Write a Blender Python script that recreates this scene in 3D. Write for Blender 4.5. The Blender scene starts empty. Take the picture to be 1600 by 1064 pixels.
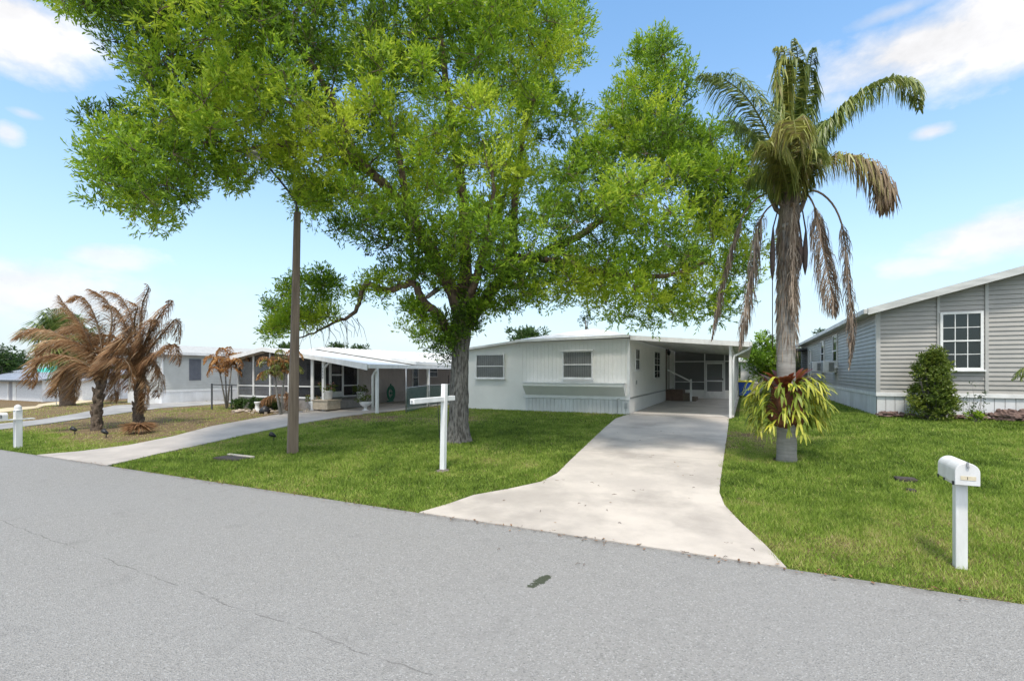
import bpy, bmesh, math, random
import numpy as np
from mathutils import Vector, Matrix
random.seed(7); rng = np.random.default_rng(7)
SC = bpy.context.scene; COL = SC.collection
# ---------------------------------------------------------------- camera, sky, sun, exposure
CH = 1.9; F = 765.0; HX, HY = 800.0, 581.0          # eye height, focal length and horizon in photo pixels
cam = bpy.data.cameras.new('camera'); camo = bpy.data.objects.new('camera', cam); COL.objects.link(camo)
cam.sensor_width = 36; cam.lens = F/1600*36; cam.shift_y = (HY-532)/1600
cam.clip_start = .05; cam.clip_end = 5000
camo.location = (0, 0, CH); camo.rotation_euler = (math.pi/2, 0, 0); SC.camera = camo
SUN_EL, SUN_AZ = math.radians(65), math.radians(187)   # azimuth from +Y clockwise: behind the camera
w = bpy.data.worlds.new('World'); SC.world = w; w.use_nodes = True
wn, wl = w.node_tree.nodes, w.node_tree.links; wn.clear()
def N(nt, t, **k):
    n = nt.nodes.new(t)
    for a, b in k.items(): setattr(n, a, b)
    return n
wt = w.node_tree
sky = N(wt, 'ShaderNodeTexSky', sky_type='NISHITA', sun_disc=False, sun_elevation=SUN_EL, sun_rotation=SUN_AZ,
        altitude=0, air_density=1.0, dust_density=.6, ozone_density=1.0)
def wm(op, a, b=None, c=None, clamp=False):
    n = N(wt, 'ShaderNodeMath', operation=op, use_clamp=clamp)
    for i, v in enumerate((a, b, c)):
        if v is None: continue
        if isinstance(v, (int, float)): n.inputs[i].default_value = v
        else: wl.new(v, n.inputs[i])
    return n.outputs[0]
tc = N(wt, 'ShaderNodeTexCoord')
def dotv(vec, src):
    n = N(wt, 'ShaderNodeVectorMath', operation='DOT_PRODUCT'); wl.new(src, n.inputs[0]); n.inputs[1].default_value = vec
    return n.outputs['Value']
nz = N(wt, 'ShaderNodeTexNoise'); nz.inputs['Scale'].default_value = 7; nz.inputs['Detail'].default_value = 7; nz.inputs['Roughness'].default_value = .6
mp = N(wt, 'ShaderNodeMapping'); mp.inputs['Scale'].default_value = (1, 1, 1.8)
wl.new(tc.outputs['Generated'], mp.inputs[0]); wl.new(mp.outputs[0], nz.inputs['Vector'])
noise = wm('SUBTRACT', nz.outputs['Fac'], .5)
# (photo x, y) of the cloud centre, half sizes in degrees, density
CLOUDS = [(1450, 72, 12, 3.6, 1.0), (1590, 22, 9, 5, 1.0), (1355, 118, 4.5, 1.2, .55), (1580, 362, 7, 2.6, .9), (1432, 415, 3.6, 1.0, .7),
          (1455, 206, 1.9, .8, .8), (1508, 102, 2.8, .8, .5), (1395, 20, 4.5, .8, .45), (20, 40, 5.5, 4.2, 1.0), (12, 208, 1.1, 1.1, .8), (172, 402, 4, 1.4, .7),
          (40, 452, 10, 3.2, .85), (150, 480, 12, 3.5, .45), (40, 178, 1.2, .5, .5), (1500, 500, 16, 3, .12), (560, 500, 26, 4, .12), (1120, 440, 18, 4, .15)]
acc = None
for (px, py, sa, sb, dn) in CLOUDS:
    c = Vector(((px-HX)/F, 1, (HY-py)/F)).normalized(); r = Vector((c.y, -c.x, 0)).normalized(); u = r.cross(c)
    a = wm('DIVIDE', dotv(r, tc.outputs['Generated']), math.sin(math.radians(sa)))
    b = wm('DIVIDE', dotv(u, tc.outputs['Generated']), math.sin(math.radians(sb)))
    d = wm('SQRT', wm('ADD', wm('MULTIPLY', a, a), wm('MULTIPLY', b, b)))
    f = wm('MULTIPLY', wm('ADD', wm('SUBTRACT', 1.0, d), wm('MULTIPLY', noise, 2.1)), 1.5, clamp=True)
    f = wm('MULTIPLY', wm('MULTIPLY', f, dn), wm('GREATER_THAN', dotv(c, tc.outputs['Generated']), 0))
    acc = f if acc is None else wm('MAXIMUM', acc, f)
fill_clouds = None
# broad bright clouds, unseen overhead and behind the viewer, added for neutral fill light
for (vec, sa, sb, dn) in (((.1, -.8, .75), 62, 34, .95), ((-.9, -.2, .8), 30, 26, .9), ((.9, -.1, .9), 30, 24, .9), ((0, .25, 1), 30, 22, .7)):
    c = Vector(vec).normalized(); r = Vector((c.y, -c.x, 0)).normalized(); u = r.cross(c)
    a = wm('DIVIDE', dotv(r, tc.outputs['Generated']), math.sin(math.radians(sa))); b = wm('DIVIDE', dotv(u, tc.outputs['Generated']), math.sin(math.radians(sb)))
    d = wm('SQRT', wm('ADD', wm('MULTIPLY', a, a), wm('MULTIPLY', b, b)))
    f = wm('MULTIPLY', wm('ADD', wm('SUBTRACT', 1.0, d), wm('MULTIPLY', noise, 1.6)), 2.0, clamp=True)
    f = wm('MULTIPLY', wm('MULTIPLY', f, dn), wm('GREATER_THAN', dotv(c, tc.outputs['Generated']), 0)); acc = wm('MAXIMUM', acc, f); fill_clouds = f if fill_clouds is None else wm('MAXIMUM', fill_clouds, f)
shade = wm('ADD', wm('ADD', 3.3, wm('MULTIPLY', fill_clouds, 4.0)), wm('MULTIPLY', noise, 3.0))
ccol = N(wt, 'ShaderNodeCombineColor')
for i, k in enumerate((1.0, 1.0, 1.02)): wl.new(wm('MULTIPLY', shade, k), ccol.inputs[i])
# a thin milky veil of moisture low over the horizon
sepz = N(wt, 'ShaderNodeSeparateXYZ'); wl.new(tc.outputs['Generated'], sepz.inputs[0])
veil = wm('MULTIPLY', wm('POWER', wm('SUBTRACT', 1.0, wm('ABSOLUTE', sepz.outputs[2]), clamp=True), 3.3), .97, clamp=True)
mixv = N(wt, 'ShaderNodeMix', data_type='RGBA'); wl.new(veil, mixv.inputs['Factor']); 
sg = N(wt, 'ShaderNodeVectorMath', operation='MULTIPLY'); wl.new(sky.outputs[0], sg.inputs[0]); sg.inputs[1].default_value = (.74, 1.0, 1.06); wl.new(sg.outputs[0], mixv.inputs['A'])
mixv.inputs['B'].default_value = (2.7, 2.87, 3.1, 1)
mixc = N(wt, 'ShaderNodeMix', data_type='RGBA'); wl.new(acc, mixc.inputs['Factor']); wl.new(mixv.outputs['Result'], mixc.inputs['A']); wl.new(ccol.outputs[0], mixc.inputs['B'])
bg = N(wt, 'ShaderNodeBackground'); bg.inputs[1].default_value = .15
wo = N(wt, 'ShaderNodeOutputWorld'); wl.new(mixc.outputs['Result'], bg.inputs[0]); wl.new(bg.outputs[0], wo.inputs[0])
sl = bpy.data.lights.new('sun', 'SUN'); sl.energy = 1.9; sl.angle = math.radians(7); sl.color = (1, .93, .83)
so = bpy.data.objects.new('sun', sl); COL.objects.link(so); so.location = (0, 0, 30)
sd = Vector((math.sin(SUN_AZ)*math.cos(SUN_EL), math.cos(SUN_AZ)*math.cos(SUN_EL), math.sin(SUN_EL)))
so.rotation_euler = (-sd).to_track_quat('-Z', 'Y').to_euler()
SC.view_settings.view_transform = 'Standard'; SC.view_settings.look = 'None'; SC.view_settings.exposure = .96; SC.view_settings.gamma = 1
SC.cycles.max_bounces = 8; SC.cycles.transparent_max_bounces = 16; SC.cycles.use_denoising = True

# ---------------------------------------------------------------- frames: world (X, Y) and the lot frame (u along the street, v away from it)
CU, SU = .9025, .4306
ANG = math.atan2(-SU, CU)
def uv2xy(u, v): return (CU*u+SU*v, -SU*u+CU*v)
def xy2uv(x, y): return (CU*x-SU*y, SU*x+CU*y)
def sst(a, b, x):
    t = np.clip((np.asarray(x, float)-a)/(b-a), 0, 1); return t*t*(3-2*t)
def T(u, v):                                         # height of the ground
    H = .38 + .27*sst(-.4, 3.2, u) - .18*sst(-17, -27, u)*1.0
    ramp = np.clip((np.asarray(v, float)-5.9)/(17.0-5.9), 0, 1)
    ramp = ramp*(1.0+.12*np.sin(ramp*math.pi))
    D = -1.5*(1-sst(-62, -28, u))
    return ramp*H + D
def gz(x, y):
    u, v = xy2uv(x, y); return float(T(u, v))
def G(px, py):                                       # where a photo pixel meets the ground -> world point
    z = 0.0
    for _ in range(60):
        Y = (CH-z)*F/(py-HY); X = (px-HX)/F*Y; z = .5*z+.5*gz(X, Y)
    return Vector((X, Y, gz(X, Y)))
def AT(px, py, Y): return Vector(((px-HX)/F*Y, Y, CH+(HY-py)/F*Y))
def GU(px, py): p = G(px, py); return xy2uv(p.x, p.y)
def FW(px, py, v):                                   # pixel on a wall parallel to the street -> (u, z)
    r = (px-HX)/F; u = v*(CU*r-SU)/(CU+SU*r); Y = -SU*u+CU*v; return u, CH+(HY-py)/F*Y
def SW(px, py, u):                                   # pixel on a wall square to the street -> (v, z)
    r = (px-HX)/F; v = u*(CU+SU*r)/(CU*r-SU); Y = -SU*u+CU*v; return v, CH+(HY-py)/F*Y

# ---------------------------------------------------------------- materials
MATS = {}
def mat(name, col, rough=.6, col2=None, scale=6, bump=0, bscale=40, metal=0, stretch=(1, 1, 1), spec=.5, detail=6, contrast=(.35, .65)):
    if name in MATS: return MATS[name]
    m = bpy.data.materials.new(name); m.use_nodes = True; nt = m.node_tree; L = nt.links
    p = nt.nodes['Principled BSDF']; p.inputs['Roughness'].default_value = rough; p.inputs['Metallic'].default_value = metal
    p.inputs['Specular IOR Level'].default_value = spec
    c2 = col2 or tuple(c*.82 for c in col)
    t = N(nt, 'ShaderNodeTexCoord'); mpn = N(nt, 'ShaderNodeMapping'); mpn.inputs['Scale'].default_value = stretch
    L.new(t.outputs['Object'], mpn.inputs[0])
    n = N(nt, 'ShaderNodeTexNoise'); n.inputs['Scale'].default_value = scale; n.inputs['Detail'].default_value = detail; n.inputs['Roughness'].default_value = .6
    L.new(mpn.outputs[0], n.inputs['Vector'])
    r = N(nt, 'ShaderNodeValToRGB'); r.color_ramp.elements[0].position, r.color_ramp.elements[1].position = contrast
    r.color_ramp.elements[0].color = (*c2, 1); r.color_ramp.elements[1].color = (*col, 1)
    L.new(n.outputs['Fac'], r.inputs[0]); L.new(r.outputs[0], p.inputs['Base Color'])
    if bump:
        n2 = N(nt, 'ShaderNodeTexNoise'); n2.inputs['Scale'].default_value = bscale; n2.inputs['Detail'].default_value = 5
        L.new(mpn.outputs[0], n2.inputs['Vector'])
        b = N(nt, 'ShaderNodeBump'); b.inputs['Strength'].default_value = bump; b.inputs['Distance'].default_value = .02
        L.new(n2.outputs['Fac'], b.inputs['Height']); L.new(b.outputs[0], p.inputs['Normal'])
    MATS[name] = m; return m
def leafmat(name, cols, transl=.45, rough=.45, pos=None):
    """leaf material: per-leaf value 'tint' (0..1) picks along a colour ramp; part of the light passes through"""
    m = bpy.data.materials.new(name); m.use_nodes = True; nt = m.node_tree; L = nt.links
    p = nt.nodes['Principled BSDF']; p.inputs['Roughness'].default_value = rough; p.inputs['Specular IOR Level'].default_value = .35
    a = N(nt, 'ShaderNodeAttribute', attribute_name='tint')
    r = N(nt, 'ShaderNodeValToRGB'); e = r.color_ramp.elements
    while len(e) < len(cols): e.new(.5)
    for i, c in enumerate(cols):
        e[i].position = i/(len(cols)-1) if pos is None else pos[i]; e[i].color = (*c, 1)
    L.new(a.outputs['Fac'], r.inputs[0]); L.new(r.outputs[0], p.inputs['Base Color'])
    tr = N(nt, 'ShaderNodeBsdfTranslucent'); L.new(r.outputs[0], tr.inputs[0])
    mx = N(nt, 'ShaderNodeMixShader'); mx.inputs[0].default_value = transl
    L.new(p.outputs[0], mx.inputs[1]); L.new(tr.outputs[0], mx.inputs[2]); L.new(mx.outputs[0], nt.nodes['Material Output'].inputs[0])
    MATS[name] = m; return m
def glassmat(name, tint=(.02, .025, .03), see=.6):
    m = bpy.data.materials.new(name); m.use_nodes = True; nt = m.node_tree; L = nt.links
    p = nt.nodes['Principled BSDF']; p.inputs['Base Color'].default_value = (*tint, 1); p.inputs['Roughness'].default_value = .04
    p.inputs['Specular IOR Level'].default_value = .8
    t = N(nt, 'ShaderNodeBsdfTransparent'); fr = N(nt, 'ShaderNodeFresnel'); fr.inputs[0].default_value = 1.5
    mm = N(nt, 'ShaderNodeMath', operation='MULTIPLY_ADD'); L.new(fr.outputs[0], mm.inputs[0]); mm.inputs[1].default_value = .6; mm.inputs[2].default_value = 1-see
    mx = N(nt, 'ShaderNodeMixShader'); L.new(mm.outputs[0], mx.inputs[0]); L.new(t.outputs[0], mx.inputs[1]); L.new(p.outputs[0], mx.inputs[2])
    L.new(mx.outputs[0], nt.nodes['Material Output'].inputs[0]); MATS[name] = m; return m
def screenmat(name, col, see):
    m = bpy.data.materials.new(name); m.use_nodes = True; nt = m.node_tree; L = nt.links
    p = nt.nodes['Principled BSDF']; p.inputs['Base Color'].default_value = (*col, 1); p.inputs['Roughness'].default_value = .7
    t = N(nt, 'ShaderNodeBsdfTransparent'); mx = N(nt, 'ShaderNodeMixShader')
    tcn = N(nt, 'ShaderNodeTexCoord'); n = N(nt, 'ShaderNodeTexNoise'); n.inputs['Scale'].default_value = 1.5; L.new(tcn.outputs['Object'], n.inputs['Vector'])
    mm = N(nt, 'ShaderNodeMath', operation='MULTIPLY_ADD'); L.new(n.outputs['Fac'], mm.inputs[0]); mm.inputs[1].default_value = .15; mm.inputs[2].default_value = 1-see-.07
    L.new(mm.outputs[0], mx.inputs[0]); L.new(t.outputs[0], mx.inputs[1]); L.new(p.outputs[0], mx.inputs[2])
    L.new(mx.outputs[0], nt.nodes['Material Output'].inputs[0]); MATS[name] = m; return m

WHITE = mat('white_paint', (.76, .755, .74), .5, (.62, .61, .59), 5, .12, 60, stretch=(1, 1, .25))
WALLW = mat('white_wall_paint', (.87, .85, .81), .6, (.79, .77, .735), 1.1, .12, 30, contrast=(.3, .7))
TRIMW = mat('white_trim', (.83, .825, .81), .45, (.69, .685, .67), 4, stretch=(1, 1, .4))
ROOFW = mat('white_metal_roof', (.82, .81, .79), .45, (.60, .60, .585), 1.6, .08, 20, stretch=(1, .35, 1))
UNDERW = mat('white_ceiling_pan', (.80, .79, .77), .6, (.70, .69, .68), 1.5)
SIDEG = mat('grey_vinyl_siding', (.39, .37, .34), .5, (.325, .312, .29), 1.8, .05, 50)
TRIMG = mat('grey_trim', (.46, .45, .43), .5, (.41, .40, .38), 3)
FASC = mat('weathered_fascia', (.62, .62, .60), .55, (.45, .45, .43), 2.5, .1, 25, stretch=(.6, .6, 3))
SKIRT = mat('dirty_white_skirting', (.76, .76, .76), .55, (.58, .58, .57), 1.6, .1, 30, stretch=(1, 1, .4))
SHING = mat('grey_roofing', (.32, .32, .31), .8, (.24, .24, .23), 9, .4, 60)
BEIGE = mat('pale_beige_siding', (.52, .52, .49), .6, (.46, .46, .43), 2)
PINK = mat('pinkish_grey_wall', (.50, .45, .42), .65, (.43, .39, .37), 2.2, .08, 20)
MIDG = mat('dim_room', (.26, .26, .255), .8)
BLIND = mat('vertical_blind', (.80, .79, .77), .7, (.68, .67, .65), 3)
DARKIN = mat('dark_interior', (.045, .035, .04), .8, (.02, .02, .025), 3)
GREYIN = mat('grey_interior_wall', (.50, .50, .50), .7, (.42, .42, .42), 2)
ALU = mat('dull_aluminium', (.45, .45, .45), .4, (.35, .35, .35), 8, metal=.6)
SHUT = mat('blue_grey_shutter', (.16, .17, .20), .5, (.13, .14, .17), 4)
GLASS = glassmat('window_glass', see=.85)
GLASSD = glassmat('dark_window_glass', (.02, .03, .03), see=.35)
SCREEN = screenmat('grey_insect_screen', (.25, .25, .255), .36)
SCREEND = screenmat('dark_insect_screen', (.022, .022, .026), .5)
BROWNW = mat('brown_painted_wood', (.16, .10, .075), .7, (.11, .07, .05), 8)
STEPC = mat('tan_carpet_step', (.20, .16, .12), .9, (.15, .12, .09), 20, .2)
STONE = mat('pale_stone_block', (.52, .44, .33), .8, (.40, .33, .25), 7, .3, 40)
CONC2 = mat('old_concrete_step', (.30, .28, .26), .85, (.22, .20, .19), 7, .3, 40)
BARK = mat('grey_bark', (.235, .215, .19), .9, (.062, .055, .047), 16, 1.0, 30, stretch=(1.6, 1.6, .38), contrast=(.38, .6))
BARKR = mat('reddish_limb_bark', (.20, .14, .095), .9, (.07, .048, .034), 9, .8, 25, stretch=(1.4, 1.4, .5), contrast=(.38, .6))
PTRUNK = mat('grey_ringed_palm_trunk', (.33, .31, .28), .85, (.20, .185, .165), 5, .5, 14, stretch=(.5, .5, 4), contrast=(.3, .7))
PFIBRE = mat('brown_palm_fibre', (.27, .215, .16), .95, (.11, .085, .062), 14, .9, 40, stretch=(2, 2, .3))
DFIBRE = mat('dead_palm_stem', (.17, .125, .09), .95, (.06, .042, .03), 12, 1, 24)
RACH = mat('green_rachis', (.20, .22, .06), .6)
RACHB = mat('brown_rachis', (.18, .12, .07), .7)
POLEW = mat('weathered_timber_pole', (.235, .18, .13), .85, (.11, .08, .058), 7, .5, 40, stretch=(3, 3, .15), contrast=(.3, .7))
BLACK = mat('black_plastic', (.02, .02, .022), .45, (.013, .013, .014), 8)
BLUE = mat('blue_plastic', (.015, .07, .36), .4, (.012, .05, .28), 5)
YELL = mat('yellow_plastic', (.72, .66, .07), .45, (.6, .55, .06), 5)
TEAL = mat('teal_canvas', (.06, .42, .34), .7, (.04, .32, .26), 6)
HOSE = mat('green_hose_plastic', (.02, .19, .11), .4, (.012, .12, .07), 12)
NAVY = mat('navy_car_paint', (.015, .015, .05), .25, (.01, .01, .035), 3, metal=.3)
RUBBER = mat('rubber', (.02, .02, .02), .8)
LAVA = mat('reddish_lava_rock', (.23, .15, .12), .95, (.08, .05, .045), 9, 1, 22)
LROCK = mat('pale_rock', (.5, .43, .35), .9, (.33, .26, .2), 9, .8, 22)
POT = mat('white_glazed_pot', (.78, .78, .78), .45, (.66, .65, .64), 7)
DGREY = mat('dark_grey_metal', (.07, .072, .075), .5, (.05, .055, .06), 6)
COVER = mat('dark_cover_plate', (.065, .048, .036), .8, (.035, .03, .028), 20, .3)
STRAW = mat('bleached_wood', (.55, .5, .42), .8, (.4, .35, .28), 9)
SOIL = mat('grey_soil', (.20, .165, .15), .95, (.10, .08, .07), 25, .8, 60)
SIGNB = mat('black_sign_lettering', (.02, .02, .02), .5)
LABEL = mat('cream_label', (.66, .58, .42), .6, (.56, .48, .34), 30)
SPATHE = mat('dark_brown_spathe', (.07, .045, .035), .8, (.035, .025, .02), 12, .4)

# ---------------------------------------------------------------- mesh builders
THB = {}                                              # thing -> (base, lot-aligned?)
def tag(o, label=None, cat=None, group=None, kind=None):
    if label: o['label'] = label
    if cat: o['category'] = cat
    if group: o['group'] = group
    if kind: o['kind'] = kind
    return o
def thing(name, label, cat, base, lot=False, group=None):
    o = bpy.data.objects.new(name, None); COL.objects.link(o); o.empty_display_size = .2
    b = Vector(base)
    if lot: x, y = uv2xy(b.x, b.y); o.location = (x, y, b.z); o.rotation_euler = (0, 0, ANG)
    else: o.location = b
    THB[o.name] = (b, lot); return tag(o, label, cat, group)
class MB:
    def __init__(s): s.v = []; s.f = []; s.m = []; s.mi = 0
    def add(s, vs, fs):
        o = len(s.v); s.v += [tuple(p) for p in vs]; s.f += [tuple(i+o for i in f) for f in fs]; s.m += [s.mi]*len(fs); return s
    def box(s, x0, x1, y0, y1, z0, z1, M=None):
        vs = [Vector((x, y, z)) for z in (z0, z1) for x, y in ((x0, y0), (x1, y0), (x1, y1), (x0, y1))]
        if M: vs = [M @ p for p in vs]
        return s.add(vs, [(3, 2, 1, 0), (4, 5, 6, 7), (0, 1, 5, 4), (1, 2, 6, 5), (2, 3, 7, 6), (3, 0, 4, 7)])
    def prism(s, poly, a, b, axis='y', M=None):
        """poly: 2-D points; axis y: (x, z) swept over y; axis x: (y, z) swept over x; axis z: (x, y) swept over z"""
        P = {'y': lambda p, t: Vector((p[0], t, p[1])), 'x': lambda p, t: Vector((t, p[0], p[1])), 'z': lambda p, t: Vector((p[0], p[1], t))}[axis]
        n = len(poly); vs = [P(p, a) for p in poly]+[P(p, b) for p in poly]
        if M: vs = [M @ p for p in vs]
        return s.add(vs, [tuple(range(n)), tuple(range(2*n-1, n-1, -1))]+[(i, i+n, (i+1) % n+n, (i+1) % n) for i in range(n)])
    def bar(s, a, b, w, h=None, up=(0, 0, 1)):
        a, b = Vector(a), Vector(b); h = h or w; d = (b-a).normalized(); up = Vector(up)
        if abs(d.dot(up)) > .95: up = Vector((1, 0, 0))
        x = d.cross(up).normalized()*w/2; y = x.normalized().cross(d).normalized()*h/2
        return s.add([a-x-y, a+x-y, a+x+y, a-x+y, b-x-y, b+x-y, b+x+y, b-x+y], [(3, 2, 1, 0), (4, 5, 6, 7), (0, 1, 5, 4), (1, 2, 6, 5), (2, 3, 7, 6), (3, 0, 4, 7)])
    def tube(s, pts, rad, seg=8, cap=True, jit=0):
        pts = [Vector(p) for p in pts]; n = len(pts); rad = rad if hasattr(rad, '__len__') else [rad]*n
        vs = []; prev = None
        for i, p in enumerate(pts):
            d = (pts[min(i+1, n-1)]-pts[max(i-1, 0)]).normalized()
            if prev is None: prev = d.orthogonal().normalized()
            x = (prev-d*prev.dot(d)).normalized(); prev = x; y = d.cross(x)
            for k in range(seg):
                a = 2*math.pi*k/seg; rr = rad[i]*(1+jit*(random.random()-.5)); vs.append(p+(x*math.cos(a)+y*math.sin(a))*rr)
        fs = [(i*seg+k, i*seg+(k+1) % seg, (i+1)*seg+(k+1) % seg, (i+1)*seg+k) for i in range(n-1) for k in range(seg)]
        if cap: fs += [tuple(range(seg-1, -1, -1)), tuple((n-1)*seg+k for k in range(seg))]
        return s.add(vs, fs)
    def lathe(s, prof, c=(0, 0, 0), seg=20):
        c = Vector(c); vs = [c+Vector((r*math.cos(2*math.pi*k/seg), r*math.sin(2*math.pi*k/seg), z)) for r, z in prof for k in range(seg)]
        n = len(prof); fs = [(i*seg+k, i*seg+(k+1) % seg, (i+1)*seg+(k+1) % seg, (i+1)*seg+k) for i in range(n-1) for k in range(seg)]
        fs += [tuple(range(seg-1, -1, -1)), tuple((n-1)*seg+k for k in range(seg))]
        return s.add(vs, fs)
    def build(s, name, m, parent=None, smooth=False, bevel=0, base=None, lot=None, sub=None):
        """parent: a thing Empty (coordinates are shifted to its base); sub: a part mesh this is a sub-part of; neither: a top-level mesh with its own base"""
        me = bpy.data.meshes.new(name); o = bpy.data.objects.new(name, me); COL.objects.link(o)
        if parent is not None: b, lt = THB[parent.name]; o.parent = sub or parent
        else:
            b = Vector(base or (0, 0, 0)); lt = bool(lot); 
            if lt: x, y = uv2xy(b.x, b.y); o.location = (x, y, b.z); o.rotation_euler = (0, 0, ANG)
            else: o.location = b
        me.from_pydata([(p[0]-b.x, p[1]-b.y, p[2]-b.z) for p in s.v], [], s.f)
        for mm in (m if isinstance(m, (list, tuple)) else [m]): me.materials.append(mm)
        me.polygons.foreach_set('material_index', s.m)
        if smooth: me.polygons.foreach_set('use_smooth', [True]*len(s.f))
        me.update()
        bm = bmesh.new(); bm.from_mesh(me); bmesh.ops.recalc_face_normals(bm, faces=bm.faces); bm.to_mesh(me); bm.free()
        if bevel:
            mod = o.modifiers.new('bevel', 'BEVEL'); mod.width = bevel; mod.segments = 2; mod.limit_method = 'ANGLE'; mod.angle_limit = math.radians(40)
        return o
def npmesh(name, V, nf, k, m, tint=None, parent=None, base=None, mids=None):
    """V: (n*k, 3) world verts of separate k-gons; tint per face (leaf)"""
    me = bpy.data.meshes.new(name); o = bpy.data.objects.new(name, me); COL.objects.link(o)
    if parent is not None: b = THB[parent.name][0]; o.parent = parent
    else: b = Vector(base or (0, 0, 0)); o.location = b
    V = V.reshape(-1, 3)-np.array(b)
    n = nf; me.vertices.add(n*k); me.vertices.foreach_set('co', V.astype(np.float32).ravel())
    me.loops.add(n*k); me.loops.foreach_set('vertex_index', np.arange(n*k, dtype=np.int32))
    me.polygons.add(n); me.polygons.foreach_set('loop_start', np.arange(0, n*k, k, dtype=np.int32))
    try: me.polygons.foreach_set('loop_total', np.full(n, k, dtype=np.int32))
    except Exception: pass
    for mm in (m if isinstance(m, (list, tuple)) else [m]): me.materials.append(mm)
    if mids is not None: me.polygons.foreach_set('material_index', mids.astype(np.int32))
    if tint is not None:
        a = me.attributes.new('tint', 'FLOAT', 'FACE'); a.data.foreach_set('value', tint.astype(np.float32))
    me.update(); return o
def joinmesh(o, verts, faces, m):
    pass
def vnoise(x, y, seed=0, s=1.0):
    x = np.asarray(x, float)*s; y = np.asarray(y, float)*s
    xi = np.floor(x).astype(np.int64); yi = np.floor(y).astype(np.int64); fx = x-xi; fy = y-yi
    def h(a, b):
        n = (a*374761393+b*668265263+seed*974634777) & 0x7fffffff; n = ((n ^ (n >> 13))*1274126177) & 0x7fffffff
        return ((n ^ (n >> 16)) & 0xffff)/65535.0
    fx = fx*fx*(3-2*fx); fy = fy*fy*(3-2*fy)
    return (h(xi, yi)*(1-fx)+h(xi+1, yi)*fx)*(1-fy)+(h(xi, yi+1)*(1-fx)+h(xi+1, yi+1)*fx)*fy
def inpoly(x, y, poly):
    x = np.asarray(x); y = np.asarray(y); c = np.zeros(x.shape, bool); n = len(poly)
    for i in range(n):
        x0, y0 = poly[i]; x1, y1 = poly[(i+1) % n]
        if y0 == y1: continue
        c ^= ((y0 > y) != (y1 > y)) & (x < (x1-x0)*(y-y0)/(y1-y0)+x0)
    return c
def text_obj(body, size, M, m, parent, name, extr=.002, sub=None):
    """raised lettering; M in the thing's local frame: x right, y up, z out of the face"""
    cu = bpy.data.curves.new(name, 'FONT'); cu.body = body; cu.size = size; cu.extrude = extr; cu.align_x = 'CENTER'; cu.align_y = 'CENTER'
    tmp = bpy.data.objects.new('tmp', cu); COL.objects.link(tmp)
    me = bpy.data.meshes.new_from_object(tmp.evaluated_get(bpy.context.evaluated_depsgraph_get())); bpy.data.objects.remove(tmp)
    me.transform(M); me.materials.clear(); me.materials.append(m)
    o = bpy.data.objects.new(name, me); COL.objects.link(o); o.parent = sub or parent; return o

# ---------------------------------------------------------------- ground, street, driveways
LEFTDRIVE = [GU(*p) for p in [(60, 712), (130, 706), (200, 697), (270, 683), (330, 667), (380, 658), (440, 647), (505, 637.5)]]
LEFTDRIVE_R = [GU(*p) for p in [(586, 645), (530, 652), (460, 664.5), (390, 679), (310, 697), (240, 712), (170, 728.5)]]
OURDRIVE_L = [GU(*p) for p in [(658, 802), (700, 790), (740, 776), (800, 765), (845, 755), (870, 742), (892, 720), (915, 698), (942, 672), (962, 655)]]
OURDRIVE_R = [GU(*p) for p in [(1140, 650), (1136, 680), (1131, 715), (1126, 750), (1124, 772), (1132, 792), (1160, 822), (1195, 854), (1228, 886.5)]]
V0 = 5.36                                             # street edge
def sheet(name, poly, dz, m, cell=.5, skirt=.06, label=None, kind='structure', flat=None):
    bm = bmesh.new(); vs = [bm.verts.new((u, v, 0)) for u, v in poly]; bm.faces.new(vs)
    us = [p[0] for p in poly]; vv = [p[1] for p in poly]
    for ax, lo, hi in ((0, min(us), max(us)), (1, min(vv), max(vv))):
        k = math.ceil(lo/cell)
        while k*cell < hi:
            co = [0, 0, 0]; co[ax] = k*cell+1e-4; no = [0, 0, 0]; no[ax] = 1
            bmesh.ops.bisect_plane(bm, geom=bm.verts[:]+bm.edges[:]+bm.faces[:], plane_co=co, plane_no=no); k += 1
    bmesh.ops.triangulate(bm, faces=bm.faces[:])
    top = bm.faces[:]
    be = [e for e in bm.edges if e.is_boundary]
    r = bmesh.ops.extrude_edge_only(bm, edges=be); low = {g for g in r['geom'] if isinstance(g, bmesh.types.BMVert)}
    for v in bm.verts:
        z = float(T(v.co.x, v.co.y)) if flat is None else flat
        v.co.z = z+dz-(skirt if v in low else 0)
    bmesh.ops.recalc_face_normals(bm, faces=bm.faces)
    me = bpy.data.meshes.new(name); bm.to_mesh(me); bm.free(); me.materials.append(m)
    if me.polygons[0].normal.z < 0: me.flip_normals()
    o = bpy.data.objects.new(name, me); COL.objects.link(o); o.rotation_euler = (0, 0, ANG)
    tag(o, label=label, kind=kind); return o

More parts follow.
